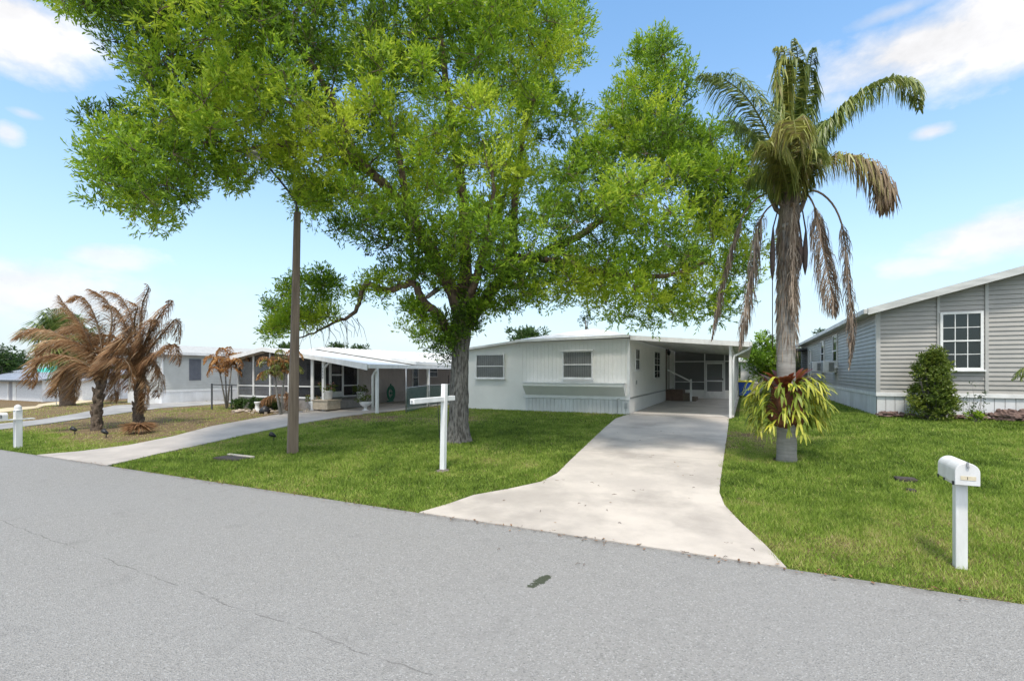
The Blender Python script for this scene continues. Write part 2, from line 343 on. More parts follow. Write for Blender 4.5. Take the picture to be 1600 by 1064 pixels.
def noise_nodes(nt, vec, scale, detail=5, rough=.6):
    n = N(nt, 'ShaderNodeTexNoise'); n.inputs['Scale'].default_value = scale; n.inputs['Detail'].default_value = detail; n.inputs['Roughness'].default_value = rough
    nt.links.new(vec, n.inputs['Vector']); return n.outputs['Fac']
def mth(nt, op, a, b=None, clamp=False, c=None):
    n = N(nt, 'ShaderNodeMath', operation=op, use_clamp=clamp)
    for i, v in enumerate((a, b, c)):
        if v is None: continue
        if isinstance(v, (int, float)): n.inputs[i].default_value = v
        else: nt.links.new(v, n.inputs[i])
    return n.outputs[0]
def mixc_(nt, f, a, b):
    n = N(nt, 'ShaderNodeMix', data_type='RGBA')
    for s, v in (('Factor', f), ('A', a), ('B', b)):
        if isinstance(v, tuple): n.inputs[s].default_value = (*v, 1) if len(v) == 3 else v
        elif isinstance(v, (int, float)): n.inputs[s].default_value = v
        else: nt.links.new(v, n.inputs[s])
    return n.outputs['Result']
def sstep(nt, x, lo, hi):
    n = N(nt, 'ShaderNodeMapRange', interpolation_type='SMOOTHSTEP'); nt.links.new(x, n.inputs[0]); n.inputs[1].default_value = lo; n.inputs[2].default_value = hi
    return n.outputs[0]
def segdist(nt, sx, sy, a, b):
    """distance in the lot plane from a short straight segment"""
    dx, dy = b[0]-a[0], b[1]-a[1]; L2 = dx*dx+dy*dy
    px = mth(nt, 'SUBTRACT', sx, a[0]); py = mth(nt, 'SUBTRACT', sy, a[1])
    t = mth(nt, 'DIVIDE', mth(nt, 'ADD', mth(nt, 'MULTIPLY', px, dx), mth(nt, 'MULTIPLY', py, dy)), L2, clamp=True)
    ex = mth(nt, 'SUBTRACT', px, mth(nt, 'MULTIPLY', t, dx)); ey = mth(nt, 'SUBTRACT', py, mth(nt, 'MULTIPLY', t, dy))
    return mth(nt, 'SQRT', mth(nt, 'ADD', mth(nt, 'MULTIPLY', ex, ex), mth(nt, 'MULTIPLY', ey, ey)))
def asphalt():
    m = bpy.data.materials.new('aged_asphalt'); m.use_nodes = True; nt = m.node_tree; L = nt.links; p = nt.nodes['Principled BSDF']
    t = N(nt, 'ShaderNodeTexCoord'); o = t.outputs['Object']
    sp = N(nt, 'ShaderNodeSeparateXYZ'); L.new(o, sp.inputs[0])
    vo = N(nt, 'ShaderNodeTexVoronoi'); vo.inputs['Scale'].default_value = 95; L.new(o, vo.inputs['Vector'])
    sepc = N(nt, 'ShaderNodeSeparateColor'); L.new(vo.outputs['Color'], sepc.inputs[0])
    grain = sepc.outputs[0]
    c = mixc_(nt, grain, (.236, .228, .216), (.285, .276, .262))
    c = mixc_(nt, sstep(nt, sepc.outputs[1], .86, .94), c, (.35, .342, .33))
    c = mixc_(nt, mth(nt, 'MULTIPLY', sstep(nt, sepc.outputs[2], .88, .95), .5), c, (.13, .13, .125))
    big = noise_nodes(nt, o, .35, 4); c = mixc_(nt, mth(nt, 'MULTIPLY', sstep(nt, big, .35, .7), .3), c, (.27, .265, .26))
    mid = noise_nodes(nt, o, 2.6, 5); c = mixc_(nt, mth(nt, 'MULTIPLY', sstep(nt, mid, .55, .75), .3), c, (.165, .16, .155))
    # hairline seam along the lane
    wob = mth(nt, 'MULTIPLY', mth(nt, 'SUBTRACT', noise_nodes(nt, o, 2.2, 6), .5), .16)
    a, b = GU(60, 838), GU(690, 1068)
    nx, ny = -(b[1]-a[1]), b[0]-a[0]; ln = math.hypot(nx, ny); nx /= ln; ny /= ln
    dist = mth(nt, 'ABSOLUTE', mth(nt, 'ADD', mth(nt, 'ADD', mth(nt, 'MULTIPLY', sp.outputs[0], nx), mth(nt, 'MULTIPLY', sp.outputs[1], ny)), mth(nt, 'SUBTRACT', wob, nx*a[0]+ny*a[1])))
    crack = mth(nt, 'MULTIPLY', mth(nt, 'SUBTRACT', 1.0, sstep(nt, dist, .002, .010)), sstep(nt, noise_nodes(nt, o, 3.5, 3), .38, .55))
    c = mixc_(nt, mth(nt, 'MULTIPLY', crack, .5), c, (.07, .065, .06))
    # the wet greenish spot
    edge = mth(nt, 'MULTIPLY', mth(nt, 'SUBTRACT', noise_nodes(nt, o, 16, 5), .5), .14)
    for (q, rad) in ((((852, 905), (843, 911)), .055), (((837, 915), (831, 919)), .032)):
        d = mth(nt, 'ADD', segdist(nt, sp.outputs[0], sp.outputs[1], GU(*q[0]), GU(*q[1])), edge)
        c = mixc_(nt, mth(nt, 'MULTIPLY', mth(nt, 'SUBTRACT', 1.0, sstep(nt, d, rad*.75, rad*1.1)), .9), c, (.035, .045, .02))
    # dust and dark grime near the edge
    ed = mth(nt, 'MULTIPLY', sstep(nt, mth(nt, 'ADD', sp.outputs[1], mth(nt, 'MULTIPLY', noise_nodes(nt, o, 5, 4), .5)), V0+.1, V0+.32), .55)
    c = mixc_(nt, ed, c, (.14, .13, .115))
    L.new(c, p.inputs['Base Color']); p.inputs['Roughness'].default_value = .85; p.inputs['Specular IOR Level'].default_value = .3
    bh = mth(nt, 'ADD', mth(nt, 'MULTIPLY', vo.outputs['Distance'], 1.4), mth(nt, 'MULTIPLY', noise_nodes(nt, o, 160, 3), .6))
    b_ = N(nt, 'ShaderNodeBump'); b_.inputs['Strength'].default_value = .8; b_.inputs['Distance'].default_value = .006
    L.new(bh, b_.inputs['Height']); L.new(b_.outputs[0], p.inputs['Normal']); return m
def concrete(name, c1, c2, stain, joints=(), edge=None):
    m = bpy.data.materials.new(name); m.use_nodes = True; nt = m.node_tree; L = nt.links; p = nt.nodes['Principled BSDF']
    t = N(nt, 'ShaderNodeTexCoord'); o = t.outputs['Object']; sp = N(nt, 'ShaderNodeSeparateXYZ'); L.new(o, sp.inputs[0])
    c = mixc_(nt, sstep(nt, noise_nodes(nt, o, .9, 6, .65), .35, .65), c2, c1)
    c = mixc_(nt, mth(nt, 'MULTIPLY', sstep(nt, noise_nodes(nt, o, .55, 6, .6), .46, .62), stain), c, tuple(x*.6 for x in c2))
    c = mixc_(nt, mth(nt, 'MULTIPLY', sstep(nt, noise_nodes(nt, o, 30, 4), .6, .75), .25), c, tuple(x*.6 for x in c2))
    for jv in joints:
        d = mth(nt, 'ABSOLUTE', mth(nt, 'SUBTRACT', sp.outputs[1], jv)); d = mth(nt, 'ADD', d, mth(nt, 'MULTIPLY', noise_nodes(nt, o, 12, 3), .008))
        c = mixc_(nt, mth(nt, 'MULTIPLY', mth(nt, 'SUBTRACT', 1.0, sstep(nt, d, .006, .018)), .6), c, (.16, .145, .13))
    L.new(c, p.inputs['Base Color']); p.inputs['Roughness'].default_value = .8; p.inputs['Specular IOR Level'].default_value = .3
    b_ = N(nt, 'ShaderNodeBump'); b_.inputs['Strength'].default_value = .3; b_.inputs['Distance'].default_value = .008
    L.new(noise_nodes(nt, o, 70, 6), b_.inputs['Height']); L.new(b_.outputs[0], p.inputs['Normal']); return m
def dryness(u, v):
    """0 lush .. 1 dead turf, by place"""
    u = np.asarray(u, float); v = np.asarray(v, float)
    n = vnoise(u, v, 3, .45)*.55+vnoise(u, v, 5, 1.6)*.3+vnoise(u, v, 9, 5)*.15
    d = .08+.55*n
    d += .62*(1-sst(-15.5, -12.6, u))*sst(6.1, 8.2, v)                 # left neighbour's worn lawn
    d += .30*(1-sst(-12.2, -9.8, u))*sst(6.2, 7.5, v)*(u > -13.5)
    d += .18*sst(11.5, 16.5, v)*(u < -2)*(u > -11.5)
    d += .25*(1-sst(-.1, 1.4, np.abs(u-.2)))*sst(11, 13, v)*(1-sst(17, 22, v))
    d += .13*sst(.50, .62, n)
    d += .16*sst(2.5, 5, u)*sst(.45, .65, vnoise(u, v, 21, .9))
    return np.clip(d, 0, 1)
def groundmat():
    m = bpy.data.materials.new('lawn_soil'); m.use_nodes = True; nt = m.node_tree; L = nt.links; p = nt.nodes['Principled BSDF']
    t = N(nt, 'ShaderNodeTexCoord'); o = t.outputs['Object']
    a = N(nt, 'ShaderNodeAttribute', attribute_name='dry')
    d = mth(nt, 'ADD', a.outputs['Fac'], mth(nt, 'MULTIPLY', mth(nt, 'SUBTRACT', noise_nodes(nt, o, 3.2, 6, .7), .5), .8))
    fine = sstep(nt, noise_nodes(nt, o, 26, 5, .7), .35, .68)
    green = mixc_(nt, fine, (.03, .052, .010), (.10, .14, .025)); brown = mixc_(nt, fine, (.10, .07, .038), (.25, .18, .10))
    c = mixc_(nt, sstep(nt, d, .42, .72), green, brown)
    c = mixc_(nt, sstep(nt, d, 1.12, 1.25), c, (.46, .40, .31))
    L.new(c, p.inputs['Base Color']); p.inputs['Roughness'].default_value = .95; p.inputs['Specular IOR Level'].default_value = .1
    b_ = N(nt, 'ShaderNodeBump'); b_.inputs['Strength'].default_value = .9; b_.inputs['Distance'].default_value = .03
    L.new(noise_nodes(nt, o, 30, 6, .7), b_.inputs['Height']); L.new(b_.outputs[0], p.inputs['Normal']); return m
def axis(lo, hi, step, far):
    a = list(np.arange(lo, hi+1e-6, step)); s = step; x = hi
    while x < far: s *= 1.35; x += s; a.append(x)
    s = step; x = lo
    while x > -far: s *= 1.35; x -= s; a.insert(0, x)
    return np.array(a)
gu, gv = axis(-40, 14, .5, 2500), axis(-6, 44, .5, 2500)
UU, VV = np.meshgrid(gu, gv, indexing='ij'); ZZ = T(UU, VV)
DD = dryness(UU, VV)
nu, nv = UU.shape
me = bpy.data.meshes.new('ground'); idx = np.arange(nu*nv).reshape(nu, nv)
fc = np.stack([idx[:-1, :-1], idx[1:, :-1], idx[1:, 1:], idx[:-1, 1:]], -1).reshape(-1, 4)
me.from_pydata(np.stack([UU, VV, ZZ], -1).reshape(-1, 3).tolist(), [], fc.tolist())
at = me.attributes.new('dry', 'FLOAT', 'POINT'); at.data.foreach_set('value', DD.ravel().astype(np.float32))
me.materials.append(groundmat()); go = bpy.data.objects.new('ground', me); COL.objects.link(go); go.rotation_euler = (0, 0, ANG); tag(go, kind='structure')
sheet('road', [(-70, -60)]+[(60, -60)]+[(60, V0)]+[(-.2, V0), (-30, V0), (-70, V0)], .02, asphalt(), cell=3, skirt=.05)
CONC = concrete('pale_concrete', (.53, .475, .415), (.43, .385, .34), .5, joints=(10.3, 13.9, 17.45))
CONCN = concrete('pale_concrete_left', (.47, .425, .38), (.38, .345, .31), .3, joints=(9.0, 14.3))
HARD = []                                              # hard surfaces that grass must avoid
def hard(name, poly, m, dz=.03, cell=1): HARD.append(poly); return sheet(name, poly, dz, m, cell=cell, skirt=.07)
pl = [(OURDRIVE_L[0][0], V0+.01)]+OURDRIVE_L[1:]+[(-3.70, 17.5), (-3.70, 17.6), (-.35, 17.6)]+OURDRIVE_R[:-1]+[(OURDRIVE_R[-1][0], V0+.01)]
hard('driveway', pl, CONC)
hard('carport_floor', [(-3.72, 17.6), (-.35, 17.6), (-.35, 33.5), (-3.72, 33.5)], concrete('carport_concrete', (.54, .51, .47), (.46, .43, .40), .3), .035)
pl = [(LEFTDRIVE[0][0], V0+.01)]+LEFTDRIVE[1:]+[(-15.7, 14.2), (-15.85, 17), (-15.85, 30), (-12.3, 30), (-12.3, 16)]+LEFTDRIVE_R[:-1]+[(LEFTDRIVE_R[-1][0], V0+.01)]
hard('left_driveway', pl, CONCN)
GRAV = concrete('grey_gravel_drive', (.36, .35, .33), (.27, .26, .25), .4)
hard('gravel_drive', [GU(*p) for p in [(-60, 690), (0, 672), (80, 662), (141, 653), (200, 645), (252, 638), (372, 630), (372, 625.5), (253, 630.5), (180, 634), (120, 647), (60, 657), (0, 663), (-60, 672)]], GRAV)
hard('far_driveway', [GU(*p) for p in [(-60, 652), (0, 645.5), (60, 638), (100, 632), (165, 625), (165, 621), (100, 626.5), (60, 632), (0, 639.5), (-60, 645)]], concrete('yellowish_drive', (.58, .48, .31), (.5, .41, .27), .2))
# ---------------------------------------------------------------- building helpers (lot coordinates)
def frameM(o, x, y):                                   # wall-local frame: x along the wall, y outward, z up
    x = Vector(x); y = Vector(y); z = Vector((0, 0, 1)); M = Matrix.Identity(4)
    for i in range(3): M[i][0], M[i][1], M[i][2], M[i][3] = x[i], y[i], z[i], o[i]
    return M
def window(house, M, w, h, t=.05, d=.05, muntins=None, rails=(.5,), sill=True, glass=None, blinds=None, fm=None, hood=False, slope=0):
    """window standing in front of a wall: M at its lower left corner"""
    f = MB(); fm = fm or TRIMW; B = lambda mb, *a: mb.box(*a, M=M)
    B(f, -t, 0, 0, d, -t, h+t); B(f, w, w+t, 0, d, -t, h+t); B(f, 0, w, 0, d-.004, h, h+t); B(f, 0, w, 0, d-.004, -t, 0)
    for r in rails: B(f, 0, w, .012, d-.008, h*r-.02, h*r+.02)
    fr = f.build('window', fm, house, bevel=.004)
    if muntins:
        g = MB(); nx, ny = muntins
        for i in range(1, nx): B(g, w*i/nx-.009, w*i/nx+.009, .028, .04, 0, h)
        for i in range(1, ny):
            if abs(i/ny-.5) > .01: B(g, 0, w, .0285, .0395, h*i/ny-.009, h*i/ny+.009)
        g.build('muntins', fm, house, sub=fr)
    B(MB(), 0, 0, 0, 0, 0, 0)
    b = MB(); B(b, 0, w, .001, .004, 0, h); b.build('backing', MIDG if blinds == 'vertical' else DARKIN, house, sub=fr)
    if blinds in ('vertical', 'half'):
        s = MB(); n = int(w/.085); z0 = 0 if blinds == 'vertical' else h*.5
        for i in range(n):
            x = (i+.5)*w/n; s.add([M @ Vector(p) for p in ((x-.041, .006, z0), (x+.041, .013, z0), (x+.041, .013, h), (x-.041, .006, h))], [(0, 1, 2, 3)])
        s.build('blinds', BLIND, house, sub=fr)
    elif blinds == 'shade':
        s = MB(); B(s, .02, w-.02, .008, .012, h*.45, h); s.build('blinds', BLIND, house, sub=fr)
    g = MB(); B(g, 0, w, .022, .027, 0, h); g.build('pane', glass or GLASS, house, sub=fr)
    if sill:
        s = MB(); B(s, -t-.04, w+t+.04, 0, d+.05, -t-.045, -t); s.build('sill', fm, house, sub=fr, bevel=.004)
    if hood:
        s = MB(); B(s, -t-.05, w+t+.05, 0, d+.06, h+t, h+t+.035); s.build('drip_cap', fm, house, sub=fr)
    return fr
def clipmb(mb, planes):
    """cut away everything above the given (point, normal) planes"""
    bm = bmesh.new(); vs = [bm.verts.new(v) for v in mb.v]
    for f in mb.f:
        try: bm.faces.new([vs[i] for i in f])
        except ValueError: pass
    for co, no in planes:
        r = bmesh.ops.bisect_plane(bm, geom=bm.verts[:]+bm.edges[:]+bm.faces[:], plane_co=co, plane_no=no, clear_outer=True)
    out = MB(); bm.verts.ensure_lookup_table(); bm.verts.index_update()
    out.add([tuple(v.co) for v in bm.verts], [tuple(v.index for v in f.verts) for f in bm.faces]); bm.free(); return out
def lap_siding(M, w, z0, z1, pitch=.12, out=.03, planes=()):
    mb = MB(); z = z0
    while z < z1-1e-4:
        zt = min(z+pitch, z1)
        P = [(0, out, z), (w, out, z), (w, 0.004, zt), (0, .004, zt)]
        mb.add([M @ Vector(p) for p in P], [(0, 1, 2, 3)])
        mb.add([M @ Vector(p) for p in ((0, 0, z), (w, 0, z), (w, out, z), (0, out, z))], [(0, 1, 2, 3)])
        z = zt
    return clipmb(mb, planes) if planes else mb
def ribbed(M, w, z0, ztop, pitch=.16, gw=.012, gd=.005):
    """panelled wall with narrow vertical grooves; ztop(x) gives its upper edge"""
    mb = MB(); xs = []; x = 0
    while x < w-pitch*.5:
        xs += [(x, gd), (min(x+pitch-gw, w), gd), (min(x+pitch-gw+.003, w), 0), (min(x+pitch-.003, w), 0)]; x += pitch
    xs.append((w, gd)); vs = []
    for a, y in xs: vs += [M @ Vector((a, y, z0)), M @ Vector((a, y, ztop(a)))]
    return mb.add(vs, [(2*i, 2*i+2, 2*i+3, 2*i+1) for i in range(len(xs)-1)])
XV, YV = (1, 0, 0), (0, 1, 0)

# ---------------------------------------------------------------- the white mobile home
U1, V1, Z1 = -3.74, 17.5, .38
WH = thing('mobile_home', 'low white mobile home with two front windows, planter ledge and open carport at its right', 'mobile home', (-7, V1, Z1), lot=True)
UL, UK = -10.42, -8.04
b = MB(); b.prism([(UL, .2), (UK, .2), (U1, .2), (U1, 3.10), (UK, 3.06), (UL, 2.80)], V1+.02, V1+20.5)
b.build('wall', WALLW, WH)
FM = lambda u: frameM((u, V1+.02, 0), (1, 0, 0), (0, -1, 0))
def topz(u): return 2.80+(u-UL)/(UK-UL)*.26 if u < UK else 3.06+(u-UK)*.01
ribbed(frameM((UK, V1+.02, 0), XV, (0, -1, 0)), U1-UK, .97, lambda x: topz(UK+x)-.002, .155).build('grooved_siding', WALLW, WH)
sk = ribbed(frameM((UK+.28, V1+.02, 0), XV, (0, -1, 0)), U1-UK-.28, .25, lambda x: .90, .15, gd=.02)
sk.build('front_skirting', SKIRT, WH)
f = MB(); f.box(UK+.2, U1+.03, V1-.035, V1+.02, .90, .955); f.box(UK+.18, U1+.02, V1-.02, V1+.02, 1.03, 1.06); f.build('trim_rail', TRIMW, WH, bevel=.005)
f = MB(); f.box(U1-.06, U1+.025, V1-.02, V1+.06, .958, 3.06); f.build('corner_trim', TRIMW, WH); f = MB(); f.box(UK-.05, UK, V1-.012, V1+.02, 2.88, 3.0); f.build('junction_box', TRIMW, WH)
# projecting ledge
u0, z0 = FW(816, 598, V1-.3); u1, _ = FW(984, 600, V1-.3); zt = 1.47
f = MB(); u0 += .02
f.prism([(V1+.015, zt), (V1+.015, zt-.46), (V1-.06, zt-.40), (V1-.34, zt-.10), (V1-.34, zt)], u0, U1-.12, axis='x'); f.build('planter_ledge', WALLW, WH, bevel=.006)
f = MB(); f.box(u0-.02, U1-.10, V1-.36, V1-.01, zt+.003, zt+.035); f.build('ledge_cap', TRIMW, WH, bevel=.005)
f = MB(); uu, _ = FW(965, 640, V1); f.tube([(uu, V1-.03, .3), (uu, V1-.03, .93)], .012, 8); f.tube([(uu, V1-.03, .93), (uu+.1, V1-.03, .95)], .014, 8); f.build('drain_pipe', ALU, WH)
f = MB(); ux, _ = FW(986, 631, V1); f.box(U1-.16, U1-.05, V1-.03, V1+.0, .60, .80); f.build('outlet_cover', ALU, WH)
for (x0, x1, yt, yb, bl) in ((745.5, 787, 555, 589.5, 'half'), (881, 924.5, 550, 589.5, 'vertical')):
    a, zt_ = FW(x0, yt, V1); c, zb_ = FW(x1, yb, V1); _, zt_ = FW((x0+x1)/2, yt, V1); _, zb_ = FW((x0+x1)/2, yb, V1)
    window(WH, frameM((a, V1+.02-.012, zb_), XV, (0, -1, 0)), c-a, zt_-zb_, blinds=bl if bl == 'vertical' else 'vertical', hood=(bl == 'vertical'), d=.055, t=.04)
# side wall
SM = frameM((U1, V1+.02, 0), (0, 1, 0), (1, 0, 0))
f = MB(); f.box(U1, U1+.018, V1+.06, V1+12, .93, .985); f.build('trim_rail', ALU, WH)
for (y0, y1, zb_, zt_, mt) in ((1.06, 1.75, 1.62, 2.36, (2, 2)), (5.2, 6.75, 1.27+.0, 2.42, (2, 4))):
    window(WH, frameM((U1+.001, V1+y0, Z1+zb_), (0, 1, 0), (1, 0, 0)), y1-y0, zt_-zb_, muntins=mt, glass=GLASS, blinds='shade', t=.035, d=.045)
f = MB(); f.box(U1, U1+.03, V1+8.9, V1+9.8, Z1+.62, Z1+2.62); f.build('door', mat('pale_door', (.55, .53, .5), .5), WH)
f = MB()
for y in (8.83, 9.8): f.box(U1, U1+.045, V1+y, V1+y+.07, Z1+.6, Z1+2.7)
f.box(U1, U1+.045, V1+8.9, V1+9.8, Z1+2.625, Z1+2.7); f.build('door_frame', BROWNW, WH)
f = MB(); yv = V1+1.2; f.box(U1, U1+.012, yv, yv+.2, Z1+1.05, Z1+1.2); f.build('wall_vent', ALU, WH)
f = MB(); v_, z_ = SW(1040, 551, U1); f.bar((U1, v_, z_+.12), (U1+.16, v_, z_+.16), .03); f.lathe([(.03, z_-.14), (.07, z_-.1), (.095, z_+.06), (.03, z_+.13), (.012, z_+.18)], (U1+.16, v_, 0), 10); f.build('wall_lantern', BLACK, WH)
# roofs
def slab(mb, P, th):
    P = [Vector(p) for p in P]; n = len(P); mb.add(P+[p-Vector((0, 0, th)) for p in P], [tuple(range(n)), tuple(range(2*n-1, n-1, -1))]+[(i, i+n, (i+1) % n+n, (i+1) % n) for i in range(n)])
r = MB(); zE = 3.14; RU = -5.9; RZ = 3.76; ya, yb, yr = V1-.22, V1+20.6, V1+2.9
A, B_, C_, D_ = (UK-.05, ya, zE), (U1+.06, ya, zE+.06), (U1+.06, yb, zE+.06), (UK-.05, yb, zE)
E_, F_ = (RU, yr, RZ), (RU, yb-2.5, RZ)
r.add([A, B_, C_, D_, E_, F_], [(0, 1, 4), (1, 2, 5, 4), (2, 3, 5), (3, 0, 4, 5), (3, 2, 1, 0)])
for k in range(1, 6):                                  # pan ridges running parallel to the street on the hip, then down the slopes
    t = k/6; a = Vector(A).lerp(Vector(E_), t); c = Vector(B_).lerp(Vector(E_), t); r.bar(a+Vector((.05, 0, .008)), c+Vector((-.05, 0, .008)), .03, .022)
for k in range(1, 40):
    y = yr+k*.45
    if y > F_[1]: break
    r.bar((RU, y, RZ+.008), (U1+.1, y, zE+.066), .03, .022); r.bar((RU, y, RZ+.008), (UK-.02, y, zE+.01), .03, .022)
r.build('roof', ROOFW, WH)
f = MB(); f.bar((UK-.05, ya-.012, zE-.035), (U1+.06, ya-.012, zE+.025), .022, .10); f.build('fascia', TRIMW, WH)
r = MB(); slab(r, [(UL-.12, ya+.03, 2.86), (UK-.04, ya+.03, 3.13), (UK-.04, yb, 3.13), (UL-.12, yb, 2.86)], .085)
for k in range(24): y = V1+.2+k*.6; r.bar((UL-.1, y, 2.872), (UK-.05, y, 3.14), .03, .02)
r.build('side_roof', ROOFW, WH)
# carport
CR = .10                                               # right edge of the carport roof
zl, zr = 3.17, 2.84
P0 = V1+12.1
r = MB(); slab(r, [(U1+.06, V1-.1, zl), (CR, V1-.1, zr), (CR, V1+17, zr), (U1+.06, V1+17, zl)], .07)
for k in range(1, 13):
    u = U1+.06+(CR-U1-.06)*k/13; z = zl+(zr-zl)*k/13
    r.bar((u, V1-.08, z+.012), (u, V1+17, z+.012), .03, .03)
r.build('carport_roof', ROOFW, WH)
r = MB()
for k in range(1, 13):
    u = U1+.06+(CR-U1-.06)*k/13; z = zl+(zr-zl)*k/13-.07
    r.box(u-.006, u+.006, V1-.05, P0, z-.012, z+.002)
r.build('ceiling_ribs', UNDERW, WH)
f = MB(); f.bar((U1+.08, V1-.125, zl-.06), (CR+.02, V1-.125, zr-.06), .05, .16); f.build('carport_fascia', TRIMW, WH)
f = MB(); f.box(CR, CR+.09, V1-.15, V1+17, zr-.11, zr+.015); f.build('gutter', TRIMW, WH)
PU = -.45
for i, y in enumerate((0.0, 2.9, 5.8, 8.9)):
    f = MB(); f.box(PU-.04, PU+.04, V1+y, V1+y+.08, Z1+.02, zr-.02+(CR-PU)*.09-.075); f.build('carport_post', TRIMW, WH, bevel=.006)
f = MB(); f.box(PU-.05, PU+.05, V1-.04, V1+12, 2.68, 2.79); f.build('carport_beam', TRIMW, WH)
f = MB(); f.tube([(CR+.04, V1+.02, zr-.1), (CR+.0, V1+.02, zr-.2), (PU+.12, V1+.02, zr-.42), (PU+.085, V1+.02, zr-.6), (PU+.085, V1+.02, .5)], .035, 8); f.build('downspout', TRIMW, WH, smooth=True)
# low kerb wall and screens of the rear porch
f = MB(); f.box(U1, PU+.05, P0, P0+.10, Z1+.02, Z1+.50); f.build('knee_wall', WALLW, WH)
du0, _ = FW(1103, 600, P0); du1, _ = FW(1131, 600, P0)
for x in (U1+.03, du0-.06, du1+.04, PU):
    f = MB(); zt_ = zl-.1+(zr-zl)*(x-U1)/(CR-U1); f.box(x-.03, x+.03, P0-.03, P0-.002, Z1+.02 if x > du0-.1 else Z1+.5, zt_); f.build('screen_post', TRIMW, WH)
f = MB(); f.box(U1+.06, du0-.09, P0-.028, P0-.004, Z1+2.08, Z1+2.13); f.build('screen_rail', TRIMW, WH); f = MB(); f.box(du0-.03, PU-.03, P0-.028, P0-.004, Z1+2.08, Z1+2.14); f.build('door_header', TRIMW, WH); f = MB(); f.box(U1+.06, du0-.09, P0-.028, P0-.004, Z1+.93, Z1+.975); f.build('screen_rail', TRIMW, WH)
f = MB(); f.add([(U1, P0+.03, Z1+.5), (PU, P0+.03, Z1+.5), (PU, P0+.03, zl-.1+(zr-zl)*(PU-U1)/(CR-U1)), (U1, P0+.03, zl-.09)], [(0, 1, 2, 3)]); f.build('screen_panel', SCREEN, WH)
f = MB(); x0, x1, zb_, zt_ = du0-.02, du1, Z1+.05, Z1+2.06
f.box(x0, x0+.08, P0-.06, P0-.03, zb_, zt_); f.box(x1-.08, x1, P0-.06, P0-.03, zb_, zt_)
for za, zc in ((zb_, zb_+.38), (zt_-.1, zt_), (zb_+.93, zb_+1.0)): f.box(x0+.08, x1-.08, P0-.058, P0-.032, za, zc)
dr = f.build('screen_door', TRIMW, WH, bevel=.004)
f = MB(); f.box(x0+.08, x1-.08, P0-.047, P0-.043, zb_+.38, zt_-.1); f.build('door_screen', SCREEN, WH, sub=dr)
f = MB(); f.box(x1-.07, x1-.03, P0-.09, P0-.06, zb_+1.0, zb_+1.12); f.build('handle', BLACK, WH, sub=dr)
f = MB(); f.prism([(U1, Z1), (PU+.05, Z1), (PU+.05, zl-.075+(zr-zl)*(PU-U1)/(CR-U1)), (U1, zl-.075)], V1+16.6, V1+16.7); f.box(PU, PU+.05, V1+12.2, V1+16.6, Z1, 2.80); f.build('porch_wall', GREYIN, WH)
# carport steps and hand rail
st = thing('carport_steps', 'small tan carpeted steps with brown box side, against the carport wall by the door', 'steps', (U1+.7, V1+9.3, Z1), lot=True)
f = MB(); f.box(U1+.02, U1+.85, V1+8.75, V1+9.9, Z1+.04, Z1+.6); f.build('landing', BROWNW, st, bevel=.008)
for k in range(2):
    f = MB(); f.box(U1+.85+.32*k, U1+1.17+.32*k, V1+8.8, V1+9.9, Z1+.04, Z1+.42-.2*k); f.build('step', STEPC, st, bevel=.01)
f = MB(); f.box(U1+1.2, U1+1.29, V1+8.68, V1+8.77, Z1+.04, Z1+1.15); f.build('newel_post', TRIMW, st, bevel=.006)
f = MB(); f.bar((U1+1.22, V1+8.72, Z1+1.05), (U1+.12, V1+8.72, Z1+1.62), .05, .07); f.build('handrail', TRIMW, st)

# ---------------------------------------------------------------- grey house on the right
U2, V2, Z2 = 3.37, 17.0, .62
GH = thing('mobile_home', 'grey lap sided mobile home with white skirting, gable end facing the street, at right edge', 'mobile home', (7.4, V2, Z2), lot=True)
W2, L2_ = 8.2, 21; zs = 1.32; ze = 3.66; sl2 = .275; um = U2+W2/2; zp = ze+sl2*W2/2
b = MB(); b.prism([(U2, .3), (U2+W2, .3), (U2+W2, ze), (um, zp), (U2, ze)], V2+.03, V2+L2_); b.build('wall', SIDEG, GH)
pls = [((U2, 0, ze-.002), (-sl2, 0, 1)), ((U2+W2, 0, ze-.002), (sl2, 0, 1))]
FMG = frameM((U2, V2+.03, 0), XV, (0, -1, 0))
lap_siding(FMG, W2, zs, zp+.1, .118, planes=pls).build('front_siding', SIDEG, GH)
lap_siding(frameM((U2, V2+.03, 0), (0, 1, 0), (-1, 0, 0)), L2_-.03, zs, ze, .118).build('side_siding', SIDEG, GH)
def skirt(mb, M, w, z0, z1):
    return ribbed(M, w, z0, lambda x: z1, .21, .015, .012)
skirt(None, FMG, W2, .2, zs-.1).build('front_skirting', SKIRT, GH); skirt(None, frameM((U2, V2+.03, 0), (0, 1, 0), (-1, 0, 0)), L2_-4.5, .2, zs-.1).build('side_skirting', SKIRT, GH)
f = MB(); f.box(U2-.03, U2+W2, V2-.03, V2+.03, zs-.105, zs); f.box(U2-.03, U2, V2+.03, V2+L2_, zs-.105, zs); f.build('base_trim', TRIMW, GH, bevel=.004)
ua, _ = FW(1464, 500, V2); ub, _ = FW(1539, 500, V2); uc = ub+ (ub-ua)*2.2
for x, wd in ((U2-.028, .10), (ua, .06), (ub, .07), (uc, .07)):
    f = MB(); zt_ = ze+sl2*(x-U2)-.03
    f.box(x, x+wd, V2-.022, V2+.03, zs, zt_)
    if x < U2: f.box(x, x+.028, V2+.03, V2+.11, zs, zt_)
    f.build('corner_trim', TRIMG, GH)
a, zt_ = FW(1472.5, 492, V2); c, zb_ = FW(1531, 576, V2); zb_ = FW(1500, 574.5, V2)[1]; zt_ = FW(1500, 491, V2)[1]
